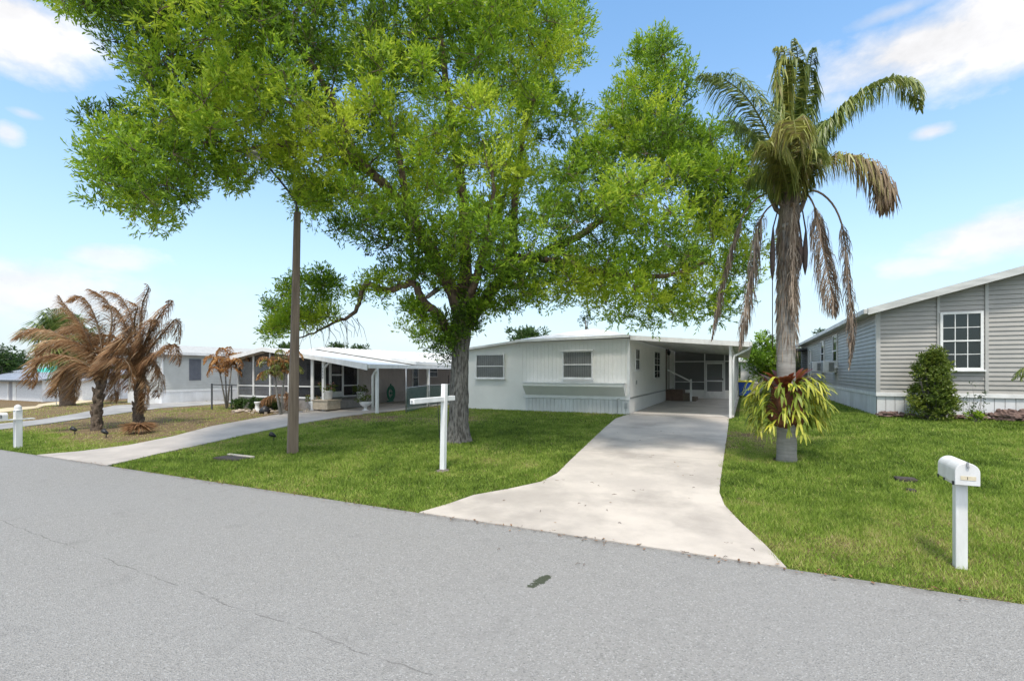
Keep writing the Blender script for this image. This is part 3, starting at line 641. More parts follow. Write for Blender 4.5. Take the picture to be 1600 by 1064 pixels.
window(GH, frameM((a, V2-.0, zb_), XV, (0, -1, 0)), c-a, zt_-zb_, muntins=(3, 4), glass=GLASSD, t=.06, d=.06)
window(GH, frameM((c+1.6, V2-.0, zb_), XV, (0, -1, 0)), c-a, zt_-zb_, muntins=(3, 4), glass=GLASSD, t=.06, d=.06)
r = MB(); oh = .35; th = .05
for s in (-1, 1):
    e = um+s*(W2/2+.28); zz = zp-sl2*(W2/2+.28)
    slab(r, [(um, V2-oh, zp+.10), (e, V2-oh, zz+.10), (e, V2+L2_+.3, zz+.10), (um, V2+L2_+.3, zp+.10)], th)
r.build('roof', SHING, GH)
for s in (-1, 1):
    e = um+s*(W2/2+.28); zz = zp-sl2*(W2/2+.28)
    f = MB(); f.prism([(um, zp+.095), (e, zz+.095), (e, zz-.09), (um, zp-.09)], V2-oh-.03, V2-oh); f.build('rake_board', FASC, GH)
    f = MB(); f.prism([(um, zp+.04), (e, zz+.04), (e, zz+.02), (um, zp+.02)], V2-oh, V2-.02); f.build('soffit', TRIMG, GH)
e = um-(W2/2+.28); zz = zp-sl2*(W2/2+.28)
f = MB(); f.box(e-.1, e, V2-oh, V2+L2_+.3, zz-.06, zz+.08); f.build('gutter', FASC, GH, bevel=.01)
f = MB(); f.box(e, U2, V2-oh, V2+L2_, zz-.03, zz-.01); f.build('soffit', TRIMG, GH)
def sidewin(x0, x1, yt, yb, **k):
    va, _ = SW(x1, 500, U2); vb, _ = SW(x0, 500, U2); vm = (va+vb)/2; Y = -SU*U2+CU*vm
    zt_, zb_ = CH+(HY-yt)/F*Y, CH+(HY-yb)/F*Y
    window(GH, frameM((U2-.016, vb, zb_), (0, -1, 0), (-1, 0, 0)), vb-va, zt_-zb_, **k); return va, vb, zb_
for (x0, x1, yt, yb) in ((1284.5, 1289, 534, 571.5), (1303.5, 1309.5, 525, 571.5)):
    va, vb, zb_ = sidewin(x0, x1, yt, yb, glass=GLASS, blinds='half' if x0 < 1300 else 'shade', t=.05, d=.05)
    vc = (va+vb)/2
    f = MB(); f.box(U2-.50, U2-.02, vc-.34, vc+.34, zb_-.28, zb_+.20); ac = f.build('window_air_conditioner', mat('ac_case', (.72, .72, .71), .5, (.6, .6, .59)), GH, bevel=.02)
    f = MB()
    for k in range(9): f.box(U2-.3, U2-.12, vc-.352, vc-.343, zb_-.22+k*.04, zb_-.20+k*.04)
    for k in range(10): f.box(U2-.512, U2-.503, vc-.28, vc+.28, zb_-.24+k*.042, zb_-.222+k*.042)
    f.build('grille', DGREY, GH, sub=ac)
va, z_ = SW(1268, 560, U2); vb, _ = SW(1261, 560, U2)
sidewin(1265.5, 1268, 548, 588, t=.04, d=.05, sill=False, glass=GLASSD)
va = SW(1262, 560, U2)[0]
f = MB(); f.box(U2-.9, U2-.02, va, va+3.2, Z2+.6, Z2+2.6); f.build('screened_porch', SCREEND, GH)
f = MB()
for y in (va-.05, va+1.5, va+3.2): f.box(U2-.95, U2-.87, y, y+.06, Z2, Z2+2.7)
f.box(U2-.95, U2, va-.05, va+3.3, Z2+2.6, Z2+2.72); f.build('porch_frame', DGREY, GH)

acu = thing('air_conditioner', 'dark grey outdoor condenser unit on the ground along the far side of the grey house', 'air conditioner', (2.55, 29.5, .6), lot=True)
f = MB(); f.box(2.2, 3.1, 28.2, 30.4, .70, 1.60); bo = f.build('casing', DGREY, acu, bevel=.02)
f = MB()
for k in range(16): f.box(2.19+.0, 3.11, 28.185, 28.198, .78+k*.048, .80+k*.048)
f.build('louvres', mat('grey_louvre', (.16, .165, .17), .5), acu, sub=bo); f = MB(); f.box(2.15, 3.15, 28.1, 30.5, .58, .695); f.build('pad', CONC2, acu)
mb_ = thing('meter_box', 'small pale meter box on a post beside the dark condenser unit', 'meter box', (2.95, 26.8, .6), lot=True)
f = MB(); f.box(2.75, 3.15, 26.7, 26.85, .95, 1.45); f.build('box', mat('pale_meter_case', (.6, .6, .56), .6), mb_, bevel=.01); f = MB(); f.box(2.88, 3.02, 26.86, 26.92, .55, 1.6); f.build('post', STRAW, mb_)

# ---------------------------------------------------------------- left neighbour with the screened porch
Z3 = .42; V3 = 14.5; UA, UP, UB, UW = -20.5, -18.45, -12.72, -15.9
LH = thing('mobile_home', 'long low home with white metal roof, dark screened front porch and pinkish carport wall', 'mobile home', (-16.5, V3, Z3), lot=True)
def rz(u): return 2.93-.134*abs(u-UP) if u > UP else 2.93-.17*abs(u-UP)
FL3 = .80
f = MB(); f.box(UA, UW, V3, V3+3.0, .2, FL3); f.build('porch_slab', CONC2, LH)
f = MB(); f.box(UA, UW+.02, V3-.03, V3+.0, FL3, FL3+.07); f.box(UW, UW+.03, V3, V3+.85, FL3, FL3+.07); f.box(UW, UW+.03, V3+1.62, V3+2.5, FL3, FL3+.07); f.build('bottom_rail', TRIMW, LH)
posts = [UA+.03]+[FW(x, 600, V3)[0] for x in (397, 423, 452)]+[UW]
for i, u in enumerate(posts):
    w_ = .035 if i != 4 else .07
    f = MB(); f.box(u-w_, u+w_, V3-.05, V3-.003, FL3+.07 if i != 4 else .3, rz(u)-.14); f.build('porch_post', TRIMW, LH)
f = MB(); f.box(UA, UW, V3-.04, V3-.01, 1.28, 1.325); f.box(UW+.002, UW+.03, V3+.02, V3+.86, 1.28, 1.325); f.box(UW+.002, UW+.03, V3+1.62, V3+2.5, 1.28, 1.325); f.build('porch_rail', TRIMW, LH)
f = MB(); f.prism([(UA+.02, FL3+.07), (UW, FL3+.07), (UW, rz(UW)-.16), (UP, rz(UP)-.16), (UA+.02, rz(UA)-.16)], V3+.02, V3+.024); f.build('front_screen', SCREEND, LH)
f = MB(); f.box(UW+.008, UW+.012, V3+.03, V3+2.5, FL3+.07, rz(UW)-.16); f.build('side_screen', SCREEND, LH)
for y in (.84, 1.6, 2.5):
    f = MB(); f.box(UW-.0, UW+.05, V3+y, V3+y+.05, FL3, rz(UW)-.14); f.build('porch_post', TRIMW, LH)
f = MB(); f.box(UW+.031, UW+.06, V3+.89, V3+1.6, FL3+.02, FL3+.26); f.box(UW+.031, UW+.06, V3+.89, V3+1.6, 1.74, 1.80); f.box(UW+.031, UW+.06, V3+.89, V3+.94, FL3+.26, 2.45); f.box(UW+.031, UW+.06, V3+1.55, V3+1.6, FL3+.26, 2.45); f.build('screen_door', TRIMW, LH)
f = MB(); f.box(UA, UW-.003, V3+2.95, V3+3.0, .5, 2.55); f.build('inner_wall', mat('inner_porch_wall', (.30, .29, .28), .7), LH)
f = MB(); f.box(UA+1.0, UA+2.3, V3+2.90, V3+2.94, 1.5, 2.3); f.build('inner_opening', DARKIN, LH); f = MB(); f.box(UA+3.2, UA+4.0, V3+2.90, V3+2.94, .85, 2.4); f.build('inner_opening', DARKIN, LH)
f = MB(); f.prism([(-22.0, .2), (UW, .2), (UW, rz(UW)-.03), (UP, rz(UP)-.03), (-22.0, rz(-22)-.03)], V3+3.02, V3+16); f.build('wall', PINK, LH)
ribbed(frameM((UW, V3+2.56, 0), (0, 1, 0), (1, 0, 0)), 13.4, .92, lambda x: rz(UW)-.05, .30, .012, .008).build('carport_wall', PINK, LH)
f = MB(); f.box(UW, UW+.006, V3+2.56, V3+16, .3, .92); f.build('wall_skirting', mat('pink_skirting', (.46, .41, .38), .7), LH)
for (x0, x1, yt, yb) in ((644.5, 652, 574, 605), (666, 682, 573.5, 588)):
    va, _ = SW(x0, 580, UW); vb, _ = SW(x1, 580, UW); vm = (va+vb)/2; Y = -SU*UW+CU*vm
    window(LH, frameM((UW+.009, va, CH+(HY-yb)/F*Y), (0, 1, 0), (1, 0, 0)), vb-va, (yb-yt)/F*Y, glass=GLASSD, t=.05, d=.05, sill=False)
r = MB(); y0, y1, y2 = V3-.35, V3+2.6, V3+16.2
def gable(mb, u0, u1, ya, yb, dz, th=.13):
    for (p, q) in ((u0, UP), (UP, u1)):
        slab(mb, [(p, ya, rz(p)+dz), (q, ya, rz(q)+dz), (q, yb, rz(q)+dz), (p, yb, rz(p)+dz)], th)
gable(r, -20.9, UB-.0, y0+.02, y1, .0)
r.build('porch_roof', ROOFW, LH)
r = MB(); gable(r, -22.4, UB+.0, y1+.003, y2, .16, .12)
for k in range(30):
    y = y1+.25+k*.45; r.bar((UP, y, rz(UP)+.17), (UB, y, rz(UB)+.17), .05, .035)
r.build('roof', ROOFW, LH)
f = MB()
for (p, q) in ((-20.9, UP), (UP, UB)): f.prism([(p, rz(p)+.02), (q, rz(q)+.02), (q, rz(q)-.15), (p, rz(p)-.15)], y0-.02, y0+.018)
f.build('front_fascia', TRIMW, LH)
f = MB(); f.prism([(UW+.6, rz(UW+.6)+.03), (UB+.03, rz(UB)+.04), (UB+.03, rz(UB)-.20), (UW+.6, rz(UW+.6)-.14)], y0-.05, y0-.022); f.build('carport_fascia', TRIMW, LH)
f = MB(); f.box(UB, UB+.1, y0, y2, rz(UB)-.13, rz(UB)+.02); f.build('gutter', TRIMW, LH)
pu, pv = GU(587, 645.5)
for (u, v) in ((UB+.02, pv), (UB+.02, 18.0), (UB+.02, 22.0)):
    f = MB(); f.box(u-.05, u+.05, v-.05, v+.05, .3, rz(UB)-.1); f.build('carport_post', TRIMW, LH, bevel=.006)
f = MB(); f.tube([(UB+.06, pv-.05, rz(UB)-.12), (UB+.02, pv-.1, rz(UB)-.25), (UB-.10, pv-.1, rz(UB)-.40), (UB-.1, pv-.1, .45)], .045, 8); f.build('downspout', TRIMW, LH, smooth=True)
cu_, cv_ = -15.25, V3-.1
f = MB(); f.box(cu_-.055, cu_+.055, cv_, cv_+.11, .3, rz(cu_)-.14); col_ = f.build('porch_column', TRIMW, LH, bevel=.006)
f = MB(); f.bar((cu_+.03, cv_+.05, 2.05), (cu_+.38, cv_+.05, 2.34), .06, .05); f.build('brace', TRIMW, LH, sub=col_)
for i, ch in enumerate('7558'):
    text_obj(ch, .11, Matrix.Translation(Vector((cu_, cv_-.003, 2.02-.12*i))-THB[LH.name][0]) @ frameM((0, 0, 0), (1, 0, 0), (0, 0, 1)) @ Matrix(((1, 0, 0, 0), (0, 0, 0, 0), (0, 0, 0, 0), (0, 0, 0, 1))) if False else Matrix.Translation(Vector((cu_, cv_-.003, 2.02-.12*i))-THB[LH.name][0]) @ Matrix.Rotation(math.pi/2, 4, 'X'), SIGNB, LH, 'house_number')
# steps, pots
sp_ = thing('porch_steps', 'low pale stone block step and grey landing in front of the neighbour screen door', 'steps', (-15.0, 15.3, Z3), lot=True)
f = MB(); f.box(-15.65, -14.85, 14.25, 14.95, .4, .74); f.build('block', STONE, sp_, bevel=.012)
f = MB(); f.box(-15.68, -14.82, 14.22, 14.98, .742, .79); f.build('coping', STONE, sp_, bevel=.01)
f = MB(); f.box(-15.65, -14.9, 15.0, 17.2, .4, .72); f.build('landing', CONC2, sp_, bevel=.01)

# ---------------------------------------------------------------- pale beige home further left
U4 = GU(253, 631)[0]; V4 = GU(253, 631)[1]; z4 = float(T(U4, V4))
BH = thing('mobile_home', 'pale beige home with shuttered window, grey roof and white skirting, behind the dead palms', 'mobile home', (U4-1, V4, z4), lot=True)
Y4 = -SU*U4+CU*V4; ze4 = CH+(HY-553.5)/F*Y4; zs4 = CH-(611-HY)/F*Y4; L4 = 17; W4 = 3.2
b = MB(); b.prism([(U4-W4, z4-.3), (U4, z4-.3), (U4, ze4), (U4-W4, ze4+.25)], V4+.03, V4+L4); b.build('wall', BEIGE, BH)
lap_siding(frameM((U4, V4+.03, 0), YV, XV), L4, zs4, ze4, .15, .02).build('side_siding', BEIGE, BH)
lap_siding(frameM((U4-W4, V4+.03, 0), XV, (0, -1, 0)), W4, zs4, ze4, .15, .02).build('front_siding', BEIGE, BH)
f = MB(); f.box(U4-.0, U4+.03, V4, V4+L4, z4-.3, zs4-.06); f.box(U4-W4, U4+.03, V4-.03, V4, z4-.3, zs4-.06); f.build('skirting', SKIRT, BH)
f = MB(); f.box(U4, U4+.05, V4-.02, V4+L4, zs4-.06, zs4+.03); f.box(U4-.06, U4+.045, V4-.02, V4+.05, zs4+.03, ze4); f.build('trim', TRIMW, BH)
r = MB(); slab(r, [(U4+.3, V4-.3, ze4+.13), (U4+.3, V4+L4+.2, ze4+.13), (U4-2.2, V4+L4+.2, ze4+.62), (U4-2.2, V4-.3, ze4+.62)], .07); slab(r, [(U4-2.2, V4-.3, ze4+.62), (U4-2.2, V4+L4+.2, ze4+.62), (U4-7.0, V4+L4+.2, ze4+.2), (U4-7.0, V4-.3, ze4+.2)], .07); r.build('roof', mat('pale_grey_roof', (.44, .44, .42), .8, (.35, .35, .33), 6, .2), BH)
f = MB(); f.box(U4+.3, U4+.36, V4-.3, V4+L4+.2, ze4-.02, ze4+.12); f.prism([(U4+.3, ze4+.1), (U4-2.2, ze4+.6), (U4-2.2, ze4+.45), (U4+.3, ze4-.03)], V4-.33, V4-.3); f.prism([(U4-2.2, ze4+.6), (U4-7.0, ze4+.18), (U4-7.0, ze4+.02), (U4-2.2, ze4+.45)], V4-.33, V4-.3); f.build('fascia', TRIMW, BH)
va, _ = SW(295, 580, U4); vb, _ = SW(314, 580, U4); vm = (va+vb)/2; Y = -SU*U4+CU*vm; za, zb_ = CH+(HY-594)/F*Y, CH+(HY-561)/F*Y
f = MB(); n = 9
for k in range(n): y = va+(vb-va)*k/n; f.prism([(y, U4+.02), (y+(vb-va)/n*.5, U4+.06), (y+(vb-va)/n, U4+.02)], za, zb_, axis='z', M=Matrix(((0, 1, 0, 0), (1, 0, 0, 0), (0, 0, 1, 0), (0, 0, 0, 1))))
f.build('storm_shutter', SHUT, BH)
va = SW(331, 580, U4)[0]
f = MB(); f.box(U4-6.8, U4-6.7, V4+.2, V4+.3, z4, ze4+.1); f.build('carport_post', TRIMW, BH)
# navy car under its roof
cb = GU(186, 627); cz = float(T(*cb))
car = thing('parked_car', 'dark navy parked car in the shade under the carport, half hidden by the dead palms', 'car', (U4-5.0, V4+3.5, cz), lot=True)
x0, x1 = U4-5.9, U4-4.1; y0 = V4+1.2
prof = [(y0, cz+.25), (y0, cz+.75), (y0+.15, cz+.85), (y0+1.1, cz+.98), (y0+1.75, cz+1.42), (y0+3.2, cz+1.45), (y0+4.1, cz+1.0), (y0+4.5, cz+.9), (y0+4.55, cz+.25)]
f = MB(); f.prism(prof, x0, x1, axis='x'); f.build('body', NAVY, car, bevel=.06)
f = MB(); f.add([(x0+.15, y0+1.16, cz+1.02), (x1-.15, y0+1.16, cz+1.02), (x1-.25, y0+1.70, cz+1.385), (x0+.25, y0+1.70, cz+1.385)], [(0, 1, 2, 3)]); f.box(x1+.001, x1+.01, y0+1.5, y0+3.7, cz+1.0, cz+1.35); f.build('windows', GLASSD, car)
for yy in (y0+.85, y0+3.6):
    for xx in (x0-.02, x1-.2):
        f = MB(); f.prism([(yy+.33*math.cos(a), cz+.33+.33*math.sin(a)) for a in np.linspace(0, 2*math.pi, 20)[:-1]], xx, xx+.22, axis='x'); f.build('wheel', RUBBER, car)
for xx in (x0+.1, x1-.45):
    f = MB(); f.box(xx, xx+.35, y0-.012, y0+.02, cz+.6, cz+.72); f.build('headlight', mat('headlight_lens', (.7, .7, .7), .15), car)

# ---------------------------------------------------------------- far white garage house
q = G(50, 627); fu, fv = xy2uv(q.x, q.y); fz = q.z
pz = lambda py, v, px=50: FW(px, py, v)[1]
FH = thing('garage', 'distant white garage with pale blue grey metal roof, at far left behind the mailbox', 'garage', (fu, fv, fz), lot=True)
ul = FW(-60, 600, fv)[0]; ur = FW(66, 600, fv)[0]
b = MB(); b.box(ul, ur, fv, fv+9, fz-.5, pz(594, fv)); b.build('wall', mat('white_far_wall', (.74, .74, .75), .6), FH)
for a_, c_ in ((12, 14), (20.5, 26)):
    f = MB(); f.box(FW(a_, 600, fv)[0], FW(c_, 600, fv)[0], fv-.06, fv-.005, fz, pz(594.5, fv)); f.build('door_jamb', TRIMW, FH)
f = MB(); f.box(FW(15, 600, fv)[0], FW(20, 600, fv)[0], fv-.03, fv-.004, fz, pz(596, fv)); f.build('side_door', mat('grey_door', (.35, .35, .38), .6), FH)
f = MB()
for k in range(6): f.box(FW(27, 600, fv)[0], FW(64, 600, fv)[0], fv-.03, fv-.004, fz+.02+k*.36, fz+.36+k*.36); 
f.build('garage_door', mat('garage_door_white', (.70, .70, .72), .5), FH)
r = MB(); za, zb_, zc = pz(593.5, fv), pz(584, fv), pz(574.5, fv+3)
slab(r, [(ul-1, fv-.8, za), (ur+.6, fv-.8, za), (ur+.6, fv+2.2, zb_+.1), (ul-1, fv+2.2, zb_+.1)], .15)
slab(r, [(ul-1, fv+2.2, zb_+.3), (ur+.6, fv+2.2, zb_+.3), (ur+.6, fv+6.5, zc+.35), (ul-1, fv+6.5, zc+.35)], .15)
n = 34
for k in range(n):
    u = ul-1+(ur-ul+1.6)*k/n; r.bar((u, fv+2.2, zb_+.32), (u, fv+6.5, zc+.37), .12, .06); r.bar((u, fv-.8, za+.02), (u, fv+2.2, zb_+.12), .1, .05)
r.build('roof', mat('pale_blue_metal_roof', (.42, .45, .50), .5, (.34, .37, .42), 3), FH)
f = MB(); f.box(ul-1, ur+.6, fv-.84, fv-.8, za-.22, za-.02); f.build('fascia', DGREY, FH)
us, _ = FW(67, 600, fv+3); ue, _ = FW(128, 600, fv+3)
FB = thing('house', 'low white house wall with dark eave, beyond the trunk of the green fan palm', 'house', ((us+ue)/2, fv+3, fz), lot=True)
b = MB(); b.box(us, ue, fv+3, fv+9, fz-.5, pz(592, fv+3)); b.build('wall', mat('white_far_wall', (.74, .74, .75), .6), FB)
r = MB(); slab(r, [(us, fv+2.3, pz(593, fv+3)), (ue+.6, fv+2.3, pz(593, fv+3)), (ue+.6, fv+9.3, pz(577, fv+3)), (us, fv+9.3, pz(577, fv+3))], .18); r.build('roof', mat('pale_blue_metal_roof', (.42, .45, .50), .5), FB)
f = MB(); f.box(us, ue+.6, fv+2.26, fv+2.3, pz(595.5, fv+3), pz(593, fv+3)); f.build('fascia', DGREY, FB)
um_, _ = FW(88, 600, fv-3); q = uv2xy(um_, fv-3); tz = float(T(um_, fv-3)); Yt = q[1]
tu = thing('patio_umbrella', 'teal canvas parasol above the far white house front, behind the dead palm', 'parasol', (um_, fv-3, tz), lot=True)
zt = CH+(HY-572)/F*Yt
f = MB(); f.lathe([(2.2*1.0, zt-.55), (1.2, zt-.25), (.05, zt)], (um_, fv-3, 0), 8); f.build('canopy', TEAL, tu); f = MB(); f.tube([(um_, fv-3, tz), (um_, fv-3, zt)], .03, 8); f.build('pole', ALU, tu)
# ---------------------------------------------------------------- vegetation
LEAF = leafmat('oak_leaf', [(.045, .085, .010), (.13, .235, .018), (.28, .44, .028), (.50, .60, .05)], .52, .42)
LEAFD = leafmat('dark_leaf', [(.025, .05, .012), (.05, .10, .02), (.10, .17, .03)], .35, .45)
LEAFY = leafmat('yellow_green_leaf', [(.05, .08, .015), (.14, .20, .03), (.30, .33, .05)], .4, .45)
PFR = leafmat('palm_leaflet', [(.04, .07, .02), (.11, .17, .04), (.21, .26, .06), (.36, .36, .08), (.30, .22, .12), (.24, .16, .10)], .3, .4)
DEADF = leafmat('dead_palm_leaflet', [(.10, .048, .022), (.28, .145, .065), (.45, .265, .125), (.62, .46, .29)], .3, .6)
DEADP = leafmat('greyish_dead_frond', [(.11, .085, .07), (.27, .205, .155), (.42, .33, .25), (.60, .52, .43)], .3, .6)
STRAPM = leafmat('staghorn_leaf', [(.07, .11, .015), (.22, .28, .03), (.52, .50, .06), (.66, .60, .12)], .3, .4)
REDL = leafmat('red_brown_leaf', [(.09, .02, .015), (.22, .06, .03), (.30, .13, .05)], .3, .45)
GRASSM = leafmat('grass_blade', [(.06, .10, .012), (.165, .255, .03), (.30, .41, .055), (.44, .40, .14), (.56, .45, .26)], .35, .6)
FLOW = leafmat('flower', [(.45, .04, .06), (.75, .5, .5), (.8, .78, .72)], .3, .5)

def nrm(a): return a/np.maximum(np.linalg.norm(a, axis=-1, keepdims=True), 1e-9)
def rdir(n, up=0.0):
    d = rng.normal(size=(n, 3)); d[:, 2] += up; return nrm(d)
def leaf_quads(P, D, L, W, roll=None):
    """rhombic leaves: base P, direction D, lengths L, widths W"""
    n = len(P); s = nrm(np.cross(D, nrm(rng.normal(size=(n, 3)))+1e-3))
    L = L[:, None]; W = W[:, None]
    q = np.stack([P, P+D*L*.45+s*W*.5, P+D*L, P+D*L*.45-s*W*.5], 1); return q
def spray(C, R, ntw, nl, tl, ll, lw, up=.35, out=.5):
    """twigs bearing leaves, grouped in clumps. C: (n,3) centres, R: (n,) radii"""
    n = len(C); k = np.repeat(np.arange(n), ntw); m = len(k)
    d = rdir(m); r = R[k]*rng.random(m)**.45
    base = C[k]+d*r[:, None]*np.array([1, 1, .75])
    td = nrm(d*out+rdir(m)*.6+np.array([0, 0, up]))
    t = (np.arange(nl)+.5)/nl
    P = base[:, None]+td[:, None]*(t[None, :, None]*tl)
    ld = nrm(td[:, None]*.9+rdir(m*nl).reshape(m, nl, 3)*.75)
    P = P.reshape(-1, 3); ld = ld.reshape(-1, 3); N_ = len(P)
    L = ll*rng.uniform(.7, 1.25, N_); W = lw*rng.uniform(.75, 1.25, N_)
    return leaf_quads(P, ld, L, W), np.repeat(k, nl), np.tile(t, m), base, td
def pdist(x, y, poly):
    d = np.full(x.shape, 1e9)
    for i in range(len(poly)):
        a = np.array(poly[i], float); b = np.array(poly[(i+1) % len(poly)], float); ab = b-a
        t = np.clip(((x-a[0])*ab[0]+(y-a[1])*ab[1])/max(ab@ab, 1e-9), 0, 1)
        d = np.minimum(d, np.hypot(x-a[0]-t*ab[0], y-a[1]-t*ab[1]))
    return d

# ---- the big oak-like tree
TB = G(716, 689)
TREE = thing('shade_tree', 'big shade tree with bright green spreading crown and thick grey trunk on the front lawn', 'tree', TB)
Y0 = TB.y
def A3(l): return [AT(*p) for p in l]
limbs = [
 ('trunk', A3([(716, 692, Y0), (716, 660, Y0), (718, 600, Y0), (720, 545, Y0), (722, 500, Y0)]), [.30, .245, .215, .21, .24]),
 ('limb', A3([(722, 505, Y0), (700, 440, Y0-.1), (662, 372, Y0-.4), (612, 300, Y0-.8), (560, 250, Y0-1.1), (500, 200, Y0-1.5), (430, 150, Y0-1.8)]), [.2, .17, .145, .12, .09, .07, .04]),
 ('limb', A3([(705, 450, Y0), (672, 400, Y0-.3), (650, 350, Y0-.5), (632, 290, Y0-.3), (610, 180, Y0)]), [.12, .12, .11, .08, .04]),
 ('limb', A3([(722, 505, Y0+.05), (728, 400, Y0+.3), (722, 300, Y0+.5), (705, 190, Y0+.5), (690, 60, Y0+.3), (680, -60, Y0)]), [.19, .16, .13, .10, .07, .04]),
 ('limb', A3([(728, 510, Y0), (768, 455, Y0+.3), (800, 400, Y0+.6), (802, 330, Y0+.7), (812, 240, Y0+.6), (840, 130, Y0+.5), (870, -20, Y0+.2)]), [.19, .15, .125, .10, .085, .06, .03]),
 ('limb', A3([(770, 452, Y0+.3), (830, 410, Y0), (900, 370, Y0-.4), (970, 320, Y0-.6), (1035, 250, Y0-.6), (1060, 150, Y0-.4)]), [.12, .11, .09, .075, .06, .03]),
 ('limb', A3([(800, 400, Y0+.5), (880, 410, Y0-.6), (960, 430, Y0-1.2), (1040, 430, Y0-1.6), (1110, 410, Y0-1.8)]), [.09, .08, .07, .05, .03]),
 ('limb', A3([(712, 535, Y0), (690, 500, Y0-.3), (664, 472, Y0-.5), (648, 445, Y0-.6), (628, 448, Y0-.7), (600, 452, Y0-.6), (578, 444, Y0-.4), (566, 455, Y0-.2), (560, 475, Y0), (545, 495, Y0+.2), (520, 505, Y0+.3), (490, 520, Y0+.3), (462, 528, Y0+.3)]), [.12, .11, .10, .085, .075, .07, .07, .06, .055, .045, .035, .025, .015]),
 ('limb', A3([(590, 280, Y0-.9), (530, 240, Y0-1.2), (470, 225, Y0-1.4), (380, 235, Y0-1.7), (280, 250, Y0-2.0), (190, 260, Y0-2.2)]), [.07, .055, .045, .035, .025, .015]),
 ('limb', A3([(722, 500, Y0), (745, 430, Y0-.7), (762, 360, Y0-1.3), (770, 300, Y0-1.8), (765, 230, Y0-2)]), [.12, .09, .06, .04, .02]),
 ('limb', A3([(728, 480, Y0+.2), (745, 430, Y0+1.6), (770, 370, Y0+2.8), (790, 290, Y0+3.8), (800, 200, Y0+4)]), [.15, .12, .10, .07, .03]),
 ('limb', A3([(560, 250, Y0-1.1), (500, 120, Y0-.6), (430, 30, Y0-.4), (360, -40, Y0-.2)]), [.08, .06, .045, .025]),
]
def densify(pts, rad, k=4, jit=.03):
    P, R_ = [], []
    n = len(pts)
    for i in range(n-1):
        p0, p1, p2, p3 = pts[max(i-1, 0)], pts[i], pts[i+1], pts[min(i+2, n-1)]
        for j in range(k):
            t = j/k
            q = .5*((2*p1)+(p2-p0)*t+(2*p0-5*p1+4*p2-p3)*t*t+(3*p1-p0-3*p2+p3)*t**3)
            P.append(q+Vector([random.uniform(-1, 1)*jit for _ in range(3)])*(0 if (i == 0 and j == 0) else 1)); R_.append(rad[i]*(1-t)+rad[i+1]*t)
    P.append(pts[-1]); R_.append(rad[-1]); return P, R_
nodes = []                                             # (pos, radius)
brm = MB(); trm = MB()
for nm, pts, rad in limbs:
    P, R_ = densify(pts, rad, 4, .012 if nm == 'trunk' else .03)
    if nm == 'trunk':
        P, R_ = densify(pts, rad, 16, .004); seg = 84; vs = []
        for i, (p, r) in enumerate(zip(P, R_)):
            zz = p.z-TB.z
            for k in range(seg):
                a = 2*math.pi*k/seg
                fl = 1+.30*math.exp(-max(zz+.1, 0)/.22)*(.6+.4*math.cos(5*a+.6)+.25*math.cos(3*a))+.045*math.sin(7*a+zz*2.2)+.03*math.sin(13*a-zz*3)+.11*(float(vnoise(a*5.2+.6*math.sin(zz*3), zz*2.6, 41))-.5)+.05*(float(vnoise(a*13, zz*7, 43))-.5)
                vs.append((p.x+math.cos(a)*r*fl, p.y+math.sin(a)*r*fl, p.z-(.12 if i == 0 else 0)))
        trm.add(vs, [(i*seg+k, i*seg+(k+1) % seg, (i+1)*seg+(k+1) % seg, (i+1)*seg+k) for i in range(len(P)-1) for k in range(seg)])
        trm.tube([AT(684, 452, Y0-.5), AT(676, 458, Y0-.9), AT(668, 464, Y0-1.15)], [.07, .055, .05], 8)  # sawn stub
    else: brm.tube(P, R_, 9, jit=.12); nodes += [(p, r) for p, r in zip(P, R_)][2:]
CAN = [(60, -160), (70, -30), (80, 12), (110, 40), (150, 62), (160, 85), (190, 122), (214, 140), (196, 165), (132, 165), (112, 232), (128, 268), (142, 330), (190, 348), (232, 370), (264, 374), (292, 332), (345, 298), (352, 330), (372, 348), (392, 345), (402, 306), (438, 292), (452, 345), (470, 378), (512, 372), (530, 395), (566, 400), (600, 425), (640, 450), (700, 470), (745, 486), (800, 500), (848, 482), (900, 493), (950, 520), (1008, 530), (1060, 512), (1150, 505), (1196, 452), (1204, 378), (1178, 330), (1206, 282), (1172, 205), (1132, 180), (1092, 192), (1092, 112), (1064, 60), (1032, 46), (990, 60), (968, 72), (962, 120), (946, 150), (905, 152), (902, 122), (926, 96), (928, 30), (916, -10), (930, -80), (860, -160), (700, -210), (400, -210), (200, -190)]
HOLES = [(545, 402, 34, 20), (590, 300, 14, 16), (860, 260, 13, 16), (1050, 300, 22, 13), (950, 225, 12, 14), (700, 330, 10, 14), (500, 275, 16, 9), (420, 250, 12, 10), (925, 130, 22, 26), (760, 400, 18, 16), (835, 360, 12, 12), (640, 180, 10, 12), (310, 210, 10, 8), (1120, 330, 8, 8), (330, 305, 14, 14), (930, 310, 16, 12), (560, 340, 18, 12), (620, 390, 16, 12), (880, 200, 12, 12), (1010, 370, 14, 10), (450, 300, 14, 16), (655, 270, 10, 10)]
